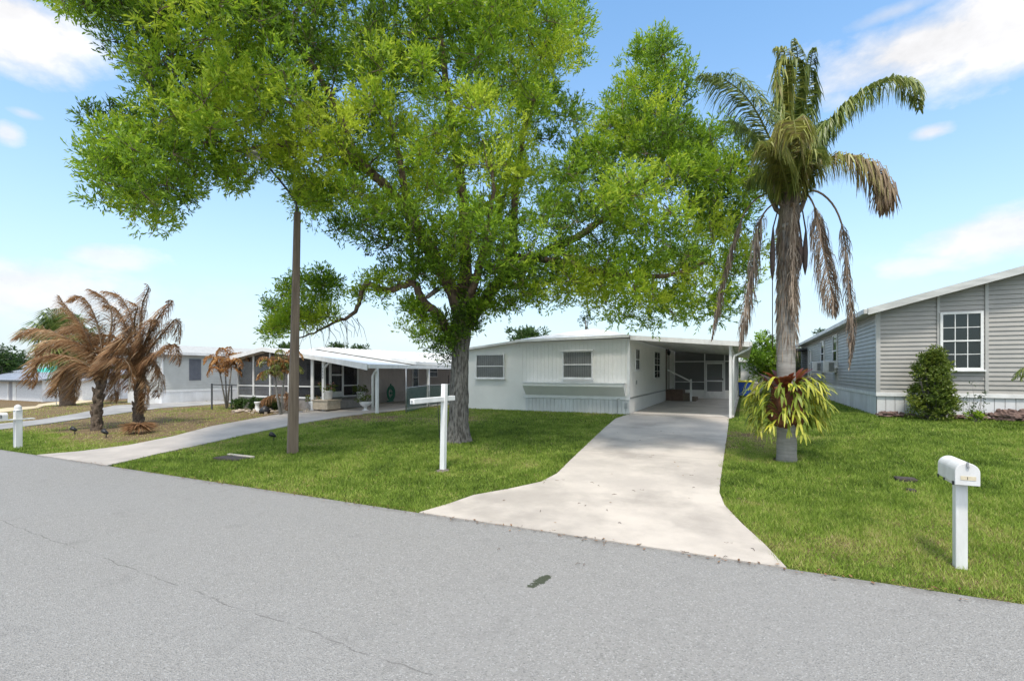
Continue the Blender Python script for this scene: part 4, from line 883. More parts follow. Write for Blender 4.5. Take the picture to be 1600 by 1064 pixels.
def gen_clumps(poly, n, yc, dmax, r0, r1, holes=HOLES):
    poly = np.array(poly, float); lo, hi = poly.min(0), poly.max(0); out = []
    while sum(map(len, out)) < n:
        x = rng.uniform(lo[0], hi[0], 4000); y = rng.uniform(lo[1], hi[1], 4000)
        ok = inpoly(x, y, poly)
        for hx, hy, ha, hb in holes: ok &= (((x-hx)/ha)**2+((y-hy)/hb)**2) > 1
        x, y = x[ok], y[ok]; Yc = yc(x, y); e = pdist(x, y, poly)/F*Yc
        R = rng.uniform(r0, r1, len(x)); ok = (e > R*.75) | (y < -60); x, y, Yc, e, R = x[ok], y[ok], Yc[ok], e[ok], R[ok]
        dep = np.minimum(dmax, .5+e*1.5); Y = Yc+rng.uniform(-1, 1, len(x))*dep
        pts = np.stack([(x-HX)/F*Y, Y, CH+(HY-y)/F*Y, R], 1); out.append(pts)
    return np.concatenate(out)[:n]
cl = gen_clumps(CAN, 1500, lambda x, y: Y0-2.6*sst(560, 150, x)-1.0*sst(850, 1150, x)*1.0, 3.4, .24, .56)
# keep clumps a little apart so that the crown breaks into tufts
keep = []
for c in cl:
    if all((c[0]-k[0])**2+(c[1]-k[1])**2+(c[2]-k[2])**2 > (.60*min(c[3], k[3])+.13)**2 for k in keep): keep.append(c)
low = gen_clumps([(402, 520), (416, 470), (450, 432), (500, 418), (540, 425), (548, 470), (530, 500), (480, 520), (420, 545)], 64, lambda x, y: x*0+Y0+.45, .6, .12, .26, [])
low2 = gen_clumps([(548, 400), (600, 408), (640, 440), (610, 470), (560, 500), (548, 470), (556, 440)], 12, lambda x, y: x*0+Y0-.5, .5, .09, .16, [])
mid = gen_clumps([(622, 470), (650, 448), (690, 470), (745, 470), (800, 480), (800, 512), (760, 500), (745, 530), (715, 545), (706, 600), (690, 586), (665, 545), (625, 530)], 44, lambda x, y: x*0+Y0-.4, .5, .12, .22, [])
CL = np.concatenate([np.array(keep), low, low2, mid]); NK = len(keep)
# connect every clump to the nearest limb with its own branch
order = sorted(range(len(CL)), key=lambda i: min((Vector(CL[i][:3])-p).length for p, r in nodes))
for i in order:
    c = Vector(CL[i][:3]); fork = Vector(AT(722, 500, Y0))
    best = min(nodes, key=lambda q: (q[0]-c).length+.25*max(0, (q[0]-fork).length-(c-fork).length)*2)
    p, r = best; d = (c-p).length; rr = min(r*.55, .018+.012*d)
    mid_ = p.lerp(c, .5)+Vector((random.uniform(-.12, .12)*d, random.uniform(-.12, .12)*d, random.uniform(-.05, .14)*d))
    P, R_ = densify([p, mid_, c], [rr, rr*.7, max(rr*.35, .007)], 3, .02*d)
    brm.tube(P, R_, 5, cap=False); nodes += [(q, s) for q, s in zip(P, R_)][1:]
    for _ in range(4):
        e = c+Vector(rdir(1)[0])*CL[i][3]*.9; brm.tube([c, c.lerp(e, .5)+Vector(rdir(1)[0])*.04, e], [.008, .006, .003], 4, cap=False)
for _ in range(30):                                    # bare hanging twigs of the low left branch
    p = AT(random.uniform(470, 560), random.uniform(490, 515), Y0+.25); q = p+Vector((random.uniform(-.3, .35), random.uniform(-.2, .2), random.uniform(-.75, -.2)))
    brm.tube([p, p.lerp(q, .5)+Vector((.06, 0, .03)), q], [.009, .006, .003], 4, cap=False)
trm.build('trunk', BARK, TREE, smooth=True); brm.build('branches', BARKR, TREE, smooth=True)
ntw = 52; q, kk, tt, base, td = spray(CL[:, :3], CL[:, 3], ntw, 9, .23, .105, .030, up=.5, out=.55)
ok = (kk < NK) | (rng.random(len(kk)) < .40); q, kk, tt = q[ok], kk[ok], tt[ok]
ct = rng.normal(0, .13, len(CL))+ (vnoise(CL[:, 0], CL[:, 2], 2, .6)-.5)*.5+(vnoise(CL[:, 0]+CL[:, 1], CL[:, 2], 6, 1.3)-.5)*.35  # clump-scale noise paints sunlit and darker tufts into the leaf colour
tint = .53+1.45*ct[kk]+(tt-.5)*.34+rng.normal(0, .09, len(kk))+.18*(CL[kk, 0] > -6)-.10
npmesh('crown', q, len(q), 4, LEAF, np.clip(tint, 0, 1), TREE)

# ---- fronds
def catm(pts, n):
    pts = [Vector(p) for p in pts]; P, _ = densify(pts, [1]*len(pts), max(2, n//(len(pts)-1)), 0); return P
class Frond:
    """collects leaflets (as two bent quads each) and the stem of one palm frond"""
    @staticmethod
    def make(name, parent, pts, leaf=.5, n=90, hang=.6, fwd=.5, wind=(0, 0, 0), tint=(.2, .1), w=.022, stem=(.022, .006), m=None, sm=None, start=.12, base_leaf=.6, side=1.0, rough=.15):
        P = catm(pts, 24); m = m or PFR; sm = sm or RACH
        A = np.array([tuple(p) for p in P]); s = np.concatenate([[0], np.cumsum(np.linalg.norm(np.diff(A, axis=0), axis=1))]); s /= s[-1]
        t = start+(1-start)*(np.arange(n)+.5)/n; t = np.repeat(t, 2)+rng.uniform(-.005, .005, 2*n); t = np.clip(t, 0, 1)
        B = np.stack([np.interp(t, s, A[:, k]) for k in range(3)], 1); B2 = np.stack([np.interp(np.clip(t+.02, 0, 1.0), s, A[:, k]) for k in range(3)], 1); B1 = np.stack([np.interp(t-.02, s, A[:, k]) for k in range(3)], 1)
        T_ = nrm(B2-B1); up = np.array([0, 0, 1.0]); S = np.cross(T_, up)
        bad = np.linalg.norm(S, axis=1) < .25; S[bad] = S[bad]+np.array([1.0, .4, 0])*.6; S = nrm(S)
        sg = np.tile([1, -1], n)[:, None]
        L = leaf*(base_leaf+(1-base_leaf)*np.sin(np.clip(t*1.15, 0, 1)*math.pi*.8))*np.clip((1.04-t)*4.5, .25, 1)*rng.uniform(1-rough, 1+rough, len(t))
        D = nrm(S*sg*side+T_*fwd+np.array([0, 0, .15])+rng.normal(0, .24, (len(t), 3)))
        g = np.array([0, 0, -1.0])*hang+np.array(wind)
        mids = B+D*L[:, None]*.4+g*L[:, None]*.12
        D2 = nrm(D*(1-.55*min(hang, 1.2))+g*1.0+rng.normal(0, .09, (len(t), 3)))
        m2 = mids+D2*L[:, None]*.34; tip = m2+nrm(D2+g*.8+rng.normal(0, .12, (len(t), 3)))*L[:, None]*.3
        Wd = nrm(np.cross(D, T_+rng.normal(0, .3, (len(t), 3))))*w*.5*rng.uniform(.7, 1.2, len(t))[:, None]
        q1 = np.stack([B-Wd*.5, B+Wd*.5, mids+Wd, mids-Wd], 1); q2 = np.stack([mids-Wd, mids+Wd, m2+Wd*.75, m2-Wd*.75], 1); q3 = np.stack([m2-Wd*.75, m2+Wd*.75, tip+Wd*.1, tip-Wd*.1], 1)
        V = np.concatenate([q1, q2, q3]); tn = tint[0]+rng.normal(0, tint[1], len(t))
        if len(tint) > 2: tn = tn+(tint[2])*t
        tn = np.clip(np.tile(tn, 3), 0, 1)
        # stem
        sb = MB(); rr = np.linspace(stem[0], stem[1], len(P)); sb.tube(P, list(rr), 4, cap=False)
        sv = np.array(sb.v)[np.array(sb.f)]
        Vall = np.concatenate([V, sv]); mids_ = np.concatenate([np.zeros(len(V)), np.ones(len(sv))]); tn = np.concatenate([tn, np.full(len(sv), .5)])
        return npmesh(name, Vall, len(Vall), 4, [m, sm], tn, parent, mids=mids_)

# ---- the tall queen palm
PB = G(1229, 719); PY = PB.y
QP = thing('palm_tree', 'tall palm with ringed grey trunk, ragged green crown and hanging dead fronds, right of driveway', 'palm tree', PB)
tp = A3([(1229, 719, PY), (1229, 640, PY), (1228, 560, PY), (1229, 480, PY), (1230, 400, PY), (1231, 352, PY)])
P, R_ = densify(tp, [.175, .165, .158, .155, .15, .16], 10, 0)
tr = MB(); R2 = [r*(1+.022*math.sin(i*2.1))*(1.12 if i == 0 else 1) for i, r in enumerate(R_)]; P[0].z -= .1
tr.tube(P, R2, 20); tr.build('trunk', PTRUNK, QP, smooth=True)
cs = MB(); P, R_ = densify(A3([(1231, 372, PY), (1232, 345, PY), (1235, 315, PY), (1238, 285, PY), (1240, 255, PY)]), [.155, .18, .16, .10, .04], 5, .01); cs.tube(P, R_, 14, jit=.2)
for k in range(16):                                    # old leaf bases flaring out of the crown shaft
    a = k*2.399; b0 = AT(1233, 345-k*3.2, PY); cs.tube([b0, b0+Vector((math.cos(a)*.22, math.sin(a)*.22, .22)), b0+Vector((math.cos(a)*.34, math.sin(a)*.34, .5))], [.07, .05, .03], 6)
cs.build('crownshaft', PFIBRE, QP, smooth=True)
fb = []                                                # shaggy fibre skirt on the upper trunk
for _ in range(1500):
    t = random.random(); y = 345+t*215*random.random()**.3; a = random.uniform(0, 2*math.pi); r = .15+random.uniform(0, .022)
    c = AT(1231-(y-345)*.008, y, PY); p = c+Vector((math.cos(a)*r, math.sin(a)*r, 0)); fb.append((p, Vector((math.cos(a)*.12+random.uniform(-.15, .15), math.sin(a)*.12+random.uniform(-.15, .15), -1)).normalized(), random.uniform(.12, .38)))
q = leaf_quads(np.array([tuple(f[0]) for f in fb]), np.array([tuple(f[1]) for f in fb]), np.array([f[2] for f in fb]), rng.uniform(.008, .022, len(fb)))
npmesh('fibre_skirt', q, len(q), 4, DEADP, np.clip(rng.normal(.42, .22, len(q)), 0, 1), QP)
Q = lambda pts, **k: Frond.make('frond', QP, A3(pts), **{**k, 'n': int(k['n']*(2.6 if k.get('m') is None else 1.5)), 'tint': (k['tint'][0]+(.13 if k.get('m') is None else 0),)+tuple(k['tint'][1:]), 'w': k.get('w', .022)*(1.1 if k.get('m') is None else .8)})
y = PY
Q([(1236, 310, y), (1238, 230, y), (1240, 150, y), (1246, 90, y), (1240, 62, y-.2)], leaf=.55, n=110, hang=1.25, tint=(.16, .08, .12), w=.03)
Q([(1238, 310, y), (1248, 220, y+.2), (1262, 140, y+.3), (1268, 90, y+.2), (1272, 75, y)], leaf=.52, n=100, hang=1.2, tint=(.18, .08), w=.03)
Q([(1234, 310, y), (1226, 220, y-.2), (1222, 140, y-.3), (1226, 84, y-.4), (1212, 75, y-.5)], leaf=.55, n=100, hang=1.2, tint=(.24, .1, .18), w=.03)
Q([(1232, 305, y), (1206, 225, y-.3), (1172, 160, y-.6), (1132, 125, y-.8), (1092, 118, y-.9)], leaf=.62, n=100, hang=.75, tint=(.15, .07), w=.026)
Q([(1232, 305, y+.2), (1200, 240, y+.7), (1165, 200, y+1.2), (1125, 190, y+1.6)], leaf=.55, n=80, hang=.8, tint=(.13, .06), w=.026)
Q([(1242, 300, y), (1275, 225, y-.2), (1320, 165, y-.4), (1380, 128, y-.5), (1425, 135, y-.6), (1437, 172, y-.6)], leaf=.50, n=110, hang=1.0, tint=(.17, .08, .12), w=.028)
Q([(1244, 305, y), (1268, 262, y-.3), (1310, 244, y-.6), (1355, 256, y-.8), (1382, 290, y-.9), (1376, 330, y-.9)], leaf=.58, n=110, hang=1.15, tint=(.30, .1, .62), w=.026, sm=RACHB)
Q([(1238, 315, y-.1), (1236, 250, y-.5), (1232, 205, y-.9), (1240, 190, y-1.3), (1244, 215, y-1.6)], leaf=.62, n=110, hang=1.1, tint=(.5, .09), w=.03)
Q([(1236, 315, y-.1), (1222, 262, y-.5), (1205, 225, y-.9), (1190, 225, y-1.2)], leaf=.55, n=90, hang=1.1, tint=(.38, .09), w=.028)
Q([(1240, 315, y-.1), (1256, 262, y-.4), (1268, 235, y-.8), (1280, 240, y-1.1)], leaf=.5, n=80, hang=1.1, tint=(.28, .1), w=.028)
Q([(1232, 318, y), (1205, 285, y+.2), (1185, 270, y+.4), (1165, 285, y+.5)], leaf=.5, n=80, hang=1.0, tint=(.2, .1), w=.026)
Q([(1238, 300, y+.2), (1262, 230, y+.8), (1290, 190, y+1.4), (1320, 190, y+1.8)], leaf=.5, n=80, hang=.9, tint=(.14, .06), w=.026)
D = dict(m=DEADP, sm=RACHB, tint=(.42, .2), hang=1.6, fwd=.9, side=.45, w=.02)
Q([(1242, 318, y), (1256, 302, y-.15), (1272, 322, y-.25), (1284, 380, y-.3), (1296, 440, y-.3), (1303, 492, y-.3)], leaf=.5, n=150, **{**D, 'side': .75, 'hang': 1.3}, start=.2)
Q([(1242, 316, y), (1270, 298, y-.2), (1300, 318, y-.3), (1318, 362, y-.4), (1324, 430, y-.4), (1331, 500, y-.4), (1327, 575, y-.4)], leaf=.3, n=130, **{**D, 'tint': (.3, .2)}, start=.3)
Q([(1230, 320, y), (1210, 318, y-.1), (1188, 345, y-.2), (1178, 410, y-.2), (1168, 470, y-.2), (1156, 545, y-.2)], leaf=.36, n=130, **{**D, 'side': .6, 'tint': (.4, .22)}, start=.2)
Q([(1230, 316, y+.1), (1200, 302, y+.2), (1165, 330, y+.3), (1140, 400, y+.4), (1126, 460, y+.4), (1112, 530, y+.4)], leaf=.28, n=120, **{**D, 'tint': (.3, .2)}, start=.3)
Q([(1236, 322, y-.2), (1240, 320, y-.35), (1241, 360, y-.3), (1240, 420, y-.26), (1238, 500, y-.24)], leaf=.3, n=110, **{**D, 'tint': (.6, .2)}, start=.1)
for (x, a, b) in ((1207, 356, 440), (1250, 366, 424), (1258, 360, 430)):
    s = MB(); P = A3([(x+ (8 if x < 1230 else -4), 330, y-.1), (x+1, a, y-.2), (x, (a+b)/2, y-.25), (x, b, y-.25)]); s.tube([P[0], P[1], P[1].lerp(P[2], .5), P[2], P[2].lerp(P[3], .6), P[3]], [.012, .014, .035, .05, .04, .006], 8)
    if x < 1230: s.tube([P[3], AT(1207, 545, y-.25)], [.009, .008], 6)
    s.build('seed_spathe', SPATHE, QP, smooth=True)
# ---- staghorn fern strapped round the trunk
SF = thing('staghorn_fern', 'large staghorn fern with yellow green antler leaves, mounted low on the tall palm trunk', 'fern', AT(1229, 640, PY))
c0 = AT(1228, 636, PY)
sh = MB(); seg = 26; ring = 14; vs = []
for i in range(ring+1):
    ph = math.pi*i/ring
    for k in range(seg):
        a = 2*math.pi*k/seg; rr = .27*math.sin(ph)**.7*(1+.2*math.sin(3*a+i)+.16*math.sin(7*a-i*1.7)+.2*random.random()); vs.append(c0+Vector((rr*math.cos(a), rr*math.sin(a), -.42*math.cos(ph))))
sh.add(vs, [(i*seg+k, i*seg+(k+1) % seg, (i+1)*seg+(k+1) % seg, (i+1)*seg+k) for i in range(ring) for k in range(seg)])
sh.build('shield_fronds', mat('rusty_shield_frond', (.24, .085, .035), .85, (.10, .035, .02), 9, .8, 20), SF, smooth=True)
def strap(out, tin, p, d, L, w, sag, tint, fork=True, k=7):
    p = np.array(p, float); d = nrm(np.array(d, float)); st = L/k; s = nrm(np.cross(d, [0, 0, 1.0])+1e-4); prev = None
    for i in range(k+1):
        t = i/k; ww = w*(.5+1.1*math.sin(min(t*1.1, 1)*math.pi*.75))*(1-.75*max(0, t-.8)/.2)
        cur = (p-s*ww/2, p+s*ww/2)
        if prev: out.append(np.array([prev[0], prev[1], cur[1], cur[0]])); tin.append(tint+.18*t+random.uniform(-.04, .04))
        prev = cur; p = p+d*st; d = nrm(d+np.array([0, 0, -sag/k])+rng.normal(0, .05, 3))
        if fork and i == k//2:
            for sg in (-1, 1):
                if random.random() < .8: strap(out, tin, p, nrm(d+s*sg*random.uniform(.4, .8)), L*random.uniform(.35, .55), w*.7, sag*.8, tint+.08, False, 5)
out, tin = [], []
for i in range(300):
    a = random.uniform(0, 2*math.pi); zz = random.uniform(-.36, .55); el = random.uniform(-.15, 1.3)
    if math.sin(a) < -.55 and zz < .3 and random.random() < .5: continue
    p = c0+Vector((math.cos(a)*.28, math.sin(a)*.28, zz)); d = (math.cos(a), math.sin(a), el)
    strap(out, tin, p, d, random.uniform(.34, .72), random.uniform(.018, .038), random.uniform(1.3, 3.1), random.uniform(.0, .62))
V = np.array(out); npmesh('antler_leaves', V, len(V), 4, STRAPM, np.clip(np.array(tin), 0, 1), SF)
out, tin = [], []
for i in range(60):
    a = random.uniform(0, 2*math.pi); p = c0+Vector((math.cos(a)*.2, math.sin(a)*.2, random.uniform(.25, .45)))
    strap(out, tin, p, (math.cos(a)*.8, math.sin(a)*.8, 1.3), random.uniform(.28, .5), .055, 1.2, random.uniform(0, .6), False, 5)
V = np.array(out); npmesh('red_bract_leaves', V, len(V), 4, REDL, np.clip(np.array(tin), 0, 1), SF)

# ---- dead coconut palms on the left
def deadpalm(name, label, bx, by, trunk, crown_px, fr, wind, group, rt=.19):
    B0 = G(bx, by); y = B0.y; t = thing(name, label, 'palm tree', B0, group=group)
    P, R_ = densify([B0-Vector((0, 0, .1))]+A3([(a, b, y) for a, b in trunk]), [rt*1.25]+[rt*(1-.3*i/len(trunk)) for i in range(len(trunk))], 5, .01)
    s = MB(); s.tube(P, R_, 14, jit=.18)
    for k in range(26):                                # ragged old leaf boots
        q = P[min(len(P)-1, 1+k*len(P)//28)]; a = k*2.4; r = rt*.8
        s.tube([q+Vector((math.cos(a)*r*.6, math.sin(a)*r*.6, -.05)), q+Vector((math.cos(a)*r*1.25, math.sin(a)*r*1.25, .12)), q+Vector((math.cos(a)*r*1.55, math.sin(a)*r*1.55, .2))], [.06, .05, .015], 5)
    s.build('trunk', DFIBRE, t, smooth=True)
    for i, (pts, lf, tn) in enumerate(fr):
        dy = random.uniform(-.9, .9)
        pp = [(crown_px[0], crown_px[1])]+pts; n = len(pp)
        Frond.make('frond', t, [AT(a, b, y+dy*j/(n-1)) for j, (a, b) in enumerate(pp)], leaf=lf, n=230, hang=.85, wind=wind, fwd=.75, side=.8, tint=(tn+.06, .24), w=.019, m=DEADF, sm=RACHB, stem=(.035, .008), start=.1, rough=.3, base_leaf=.75)
    return t
deadpalm('dead_palm', 'dead brown coconut palm leaning left, nearest the mailbox, fronds blown to the left', 151, 672, [(151, 650), (153, 625), (157, 600)], (160, 605),
 [([(150, 560), (128, 510), (100, 475), (92, 462)], .62, .5), ([(140, 560), (100, 525), (60, 515), (24, 530)], .6, .5), ([(135, 570), (95, 555), (60, 565), (50, 605)], .55, .4),
  ([(160, 550), (150, 500), (130, 465), (108, 470)], .6, .45), ([(165, 555), (175, 500), (165, 468), (140, 452)], .6, .4), ([(172, 560), (200, 525), (205, 510)], .55, .45), ([(140, 575), (115, 570), (95, 590), (85, 620)], .5, .5),
  ([(165, 570), (190, 560), (205, 580), (200, 610)], .5, .4), ([(150, 565), (120, 535), (85, 535), (60, 555)], .65, .55), ([(152, 545), (136, 520), (120, 510), (100, 520)], .65, .5), ([(150, 580), (128, 575), (118, 600), (116, 625)], .5, .45), ([(164, 560), (182, 535), (180, 560), (178, 590)], .55, .5)],
 (-.85, 0, -.1), 'dead brown palms', .13)
deadpalm('dead_palm', 'dead brown coconut palm with tall upright fronds, nearest the pale beige home', 216, 664, [(216, 645), (217, 622), (217, 600)], (217, 602),
 [([(213, 540), (203, 490), (185, 462), (160, 455)], .6, .4), ([(218, 540), (222, 480), (232, 450), (226, 443)], .42, .3), ([(225, 545), (245, 500), (268, 472), (262, 470)], .5, .3), ([(232, 550), (260, 515), (276, 500), (280, 535)], .45, .25),
  ([(232, 565), (258, 545), (272, 540), (280, 570)], .45, .25), ([(205, 560), (185, 530), (160, 525), (140, 545)], .62, .55), ([(208, 545), (192, 500), (178, 480), (165, 478)], .62, .5), ([(214, 550), (210, 500), (215, 480), (200, 470)], .6, .45),
  ([(225, 570), (235, 560), (248, 580), (246, 620)], .5, .45), ([(208, 575), (192, 570), (180, 595), (180, 625)], .5, .5), ([(220, 555), (232, 520), (238, 500), (245, 505)], .5, .4), ([(222, 590), (228, 600), (226, 625), (222, 645)], .3, .5)],
 (-.45, 0, -.1), 'dead brown palms', .14)
s = MB(); hp = G(217, 677)
fd = []
for i in range(420):
    a = random.uniform(0, 2*math.pi); r = random.random()*.12; p = hp+Vector((math.cos(a)*r, math.sin(a)*r, .30)); fd.append((p, Vector((math.cos(a)*random.uniform(.5, 1.2), math.sin(a)*random.uniform(.5, 1.2), random.uniform(-.9, .05))).normalized()))
q = leaf_quads(np.array([tuple(f[0]) for f in fd]), np.array([tuple(f[1]) for f in fd]), rng.uniform(.3, .5, len(fd)), rng.uniform(.02, .04, len(fd)))
tag(npmesh('dead_frond_heap', q, len(q), 4, DEADF, np.clip(rng.normal(.4, .2, len(q)), 0, 1), None, hp), 'low mound of dried brown palm leaves at the foot of a dead palm', 'leaf heap')

# ---- green sabal palm behind them
def fanpalm(label, bx, by, top, rpx, n, name='fan_palm', tn=.2, rt=.16):
    B0 = G(bx, by); y = B0.y; t = thing(name, label, 'palm tree', B0)
    c = AT(top[0], top[1], y); P, R_ = densify([B0-Vector((0, 0, .1)), B0.lerp(c, .5), c], [rt*1.2, rt, rt*.8], 6, .01)
    s = MB(); s.tube(P, R_, 12, jit=.15); s.build('trunk', DFIBRE, t, smooth=True)
    R = rpx/F*y; V, tin, st = [], [], MB()
    for i in range(n):
        d = Vector(rdir(1, .25)[0]); ce = c+d*R*random.uniform(.35, .6); st.tube([c, ce], [.02, .015], 4, cap=False)
        s1 = d.cross(Vector((0, 0, 1))).normalized(); s2 = s1.cross(d)
        for k in range(26):
            a = (k/25-.5)*math.pi*1.35; dd = (d*math.cos(a)+s1*math.sin(a)+s2*.15).normalized()
            L = R*random.uniform(.42, .6); m1 = ce+dd*L*.6; tip = m1+(dd+Vector((0, 0, -1.1))).normalized()*L*.5; w = s2.cross(dd).normalized()*.02*R
            V.append([ce, ce, m1+w, m1-w]); V.append([m1-w, m1+w, tip, tip]); tin += [tn+random.uniform(-.12, .2)+.12*(d.z < 0)]*2
    V = np.array([[tuple(v) for v in q] for q in V]); V[1::2, 3] += .002
    npmesh('fan_leaves', V, len(V), 4, PFR, np.clip(np.array(tin), 0, 1), t); st.build('leaf_stalks', RACH, t)
    return t
fanpalm('bushy green fan palm with stout grey trunk, behind the dead palms at far left', 106, 634, (98, 535), 62, 46, rt=.30)
# ---- generic leafy plants
def leafy(name, label, cat, base, blobs, ntw, m, ll=.08, lw=.03, tl=.2, nl=7, tint=(.5, .15), stem=None, up=.3, group=None, part='foliage', twigs=True, lit=0):
    """blobs: (centre, radius) list in world space"""
    t = thing(name, label, cat, base, group=group)
    C = np.array([tuple(b[0]) for b in blobs]); R = np.array([b[1] for b in blobs])
    q, kk, tt, _, _ = spray(C, R, ntw, nl, tl, ll, lw, up=up)
    tn = tint[0]+rng.normal(0, tint[1], len(C))[kk]+(tt-.5)*.25+rng.normal(0, .1, len(kk))
    npmesh(part, q, len(q), 4, m, np.clip(tn, 0, 1), t)
    s = MB(); b0 = Vector(base)
    for c, r in blobs:
        c = Vector(c); w = stem or .02; mid_ = b0.lerp(c, .5)+Vector((random.uniform(-.05, .05), random.uniform(-.05, .05), .0)); s.tube([b0-Vector((0, 0, .04)), mid_, c], [w, w*.6, w*.25], 5, cap=False)
    s.build('stems', BARK, t, smooth=True); return t
def blobs_in(c, rx, ry, rz_, n, r0, r1, shape=None):
    o = []
    while len(o) < n:
        d = np.array(rdir(1)[0])*random.random()**.4; p = Vector((c[0]+d[0]*rx, c[1]+d[1]*ry, c[2]+d[2]*rz_))
        if shape and not shape(d): continue
        o.append((p, random.uniform(r0, r1)))
    return o
# shrub by the grey house
B0 = G(1456, 657); y = B0.y; hgt = (657-548)/F*y; bl = []
for i in range(120):
    h = random.random(); w_ = .56*(1-h)**.75*(1 if h > .15 else .82)+.04; a = random.uniform(0, 2*math.pi); r = w_*random.random()**.5
    bl.append((B0+Vector((r*math.cos(a)+.08*h, r*math.sin(a), .12+h*(hgt-.25))), random.uniform(.08, .16)))
for dx, hh in ((-.20, .92), (.05, 1.0), (.22, .98), (-.38, .78), (.4, .8)): bl += [(B0+Vector((dx, 0, hgt*hh-k*.1)), .07) for k in range(3)]
leafy('shrub', 'upright leafy yellow green shrub in front of the grey home, left of its big window', 'shrub', B0, bl, 26, LEAFY, .06, .03, .12, 6, (.45, .14), .015)
# thin straggly plant right of it
B0 = G(1522, 660); y = B0.y
bl = [(B0+Vector((random.uniform(-.22, .3), random.uniform(-.1, .1), random.uniform(.2, .95))), .04) for _ in range(16)]
leafy('straggly_plant', 'sparse spindly plant with a few dark leaves between the shrub and the lava rocks', 'plant', B0, bl, 3, LEAFD, .05, .03, .08, 3, (.3, .2), .006)
bl = [(B0+Vector((random.uniform(-.12, .16), random.uniform(-.1, .1), random.uniform(.03, .2))), .08) for _ in range(10)]
leafy('weed', 'small bright green weed at the foot of the spindly plant', 'plant', B0+Vector((.02, -.1, 0)), bl, 8, LEAF, .10, .03, .08, 3, (.6, .15), .006)
# palm fronds coming in at the right edge
B0 = Vector((uv2xy(6.75, 15.5)[0], uv2xy(6.75, 15.5)[1], .6)); rp = thing('small_palm', 'small palm whose feathery leaf tips reach in at the right edge before the grey wall', 'palm tree', B0)
s = MB(); s.tube([B0-Vector((0, 0, .1)), B0+Vector((0, 0, .9))], [.09, .06], 8); s.build('trunk', DFIBRE, rp, smooth=True)
for k in range(9):
    a = k*2.399+2.6; d = Vector((math.cos(a), math.sin(a), 0)); b1 = B0+Vector((0, 0, .9))
    Frond.make('frond', rp, [b1, b1+d*.35+Vector((0, 0, .45)), b1+d*.8+Vector((0, 0, .5)), b1+d*1.05+Vector((0, 0, .2))], leaf=.26, n=46, hang=.8, tint=(.3, .12), w=.016, stem=(.012, .004))

RUST = leafmat('rusty_palm_leaflet', [(.14, .055, .02), (.36, .16, .05), (.55, .30, .10), (.62, .45, .22)], .3, .5)
# clustered small palms in the neighbour's bed
def clump_palm(label, bx, by, stems, tints, n=7, rlen=.75, group=None, dead=False):
    B0 = G(bx, by); t = thing('clump_palm', label, 'palm tree', B0, group=group); y = B0.y; s = MB()
    for (tx, ty, dy) in stems:
        top = AT(tx, ty, y+dy); s.tube([B0+Vector((random.uniform(-.1, .1), dy*.4, -.05)), B0.lerp(top, .5)+Vector((0, 0, 0)), top], [.045, .035, .03], 7)
        for k in range(n):
            a = k*2.399+tx; d = Vector((math.cos(a), math.sin(a), 0)); l = rlen*random.uniform(.8, 1.15); tn = random.choice(tints)
            Frond.make('frond', t, [top, top+d*l*.28+Vector((0, 0, l*(.35+.35*(k % 3)))), top+d*l*.65+Vector((0, 0, l*(.45+.45*(k % 3)))), top+d*l*.98+Vector((0, 0, l*(.2+.5*(k % 3)))), top+d*l*1.15+Vector((0, 0, l*(-.15+.45*(k % 3))))], leaf=.22, n=34, hang=.7, tint=(tn if tn < .6 else .45, .2), w=.04, stem=(.016, .005), m=PFR if tn < .6 else RUST, sm=RACHB)
    s.build('stems', PTRUNK, t, smooth=True); return t
clump_palm('small clump palm with rusty drooping fronds and thin stems, left of the screened porch', 354, 639, [(344, 585, -.1), (352, 578, .3), (362, 572, 0)], (.82, .9, .7), 8, .66, 'small palms in the garden bed')
clump_palm('small clump palm with yellow green heart and orange brown fronds, left of the lamp pole', 436, 649, [(430, 590, 0), (446, 580, .3)], (.42, .5, .55, .85, .95), 13, .55, 'small palms in the garden bed')
hb = G(452, 640); fa = thing('fallen_frond', 'dry reddish fallen palm frond drooping over the garden bed behind the lamp pole', 'palm frond', hb)
for k in range(4):
    Frond.make('leaf_fan', fa, [AT(448, 618, hb.y), AT(430-k*9, 617+k*2, hb.y-.2), AT(408-k*8, 630+k*3, hb.y-.3)] if k < 2 else [AT(446, 612, hb.y), AT(452+k, 622, hb.y-.4), AT(452, 650, hb.y-.7)], leaf=.5, n=55, hang=1.1, tint=(.35, .2), w=.022, m=DEADF, sm=RACHB)
# bed bushes
for i, (x, yb, w_, c) in enumerate(((372, 640, .34, 'leftmost, beside the grey palm stems'), (396, 641, .42, 'under the second screen panel'), (424, 640, .40, 'behind the small white pedestal'), (476, 640, .36, 'between the lamp pole and the white urn'))):
    B0 = G(x, yb); bl = blobs_in(B0+Vector((0, .1, .25)), w_, .25, .22, 22, .08, .15)
    leafy('bed_shrub', 'low dark green shrub in the garden bed, '+c, 'shrub', B0, bl, 16, LEAFD, .07, .035, .1, 6, (.45, .15), .01, group='low shrubs in the porch bed')
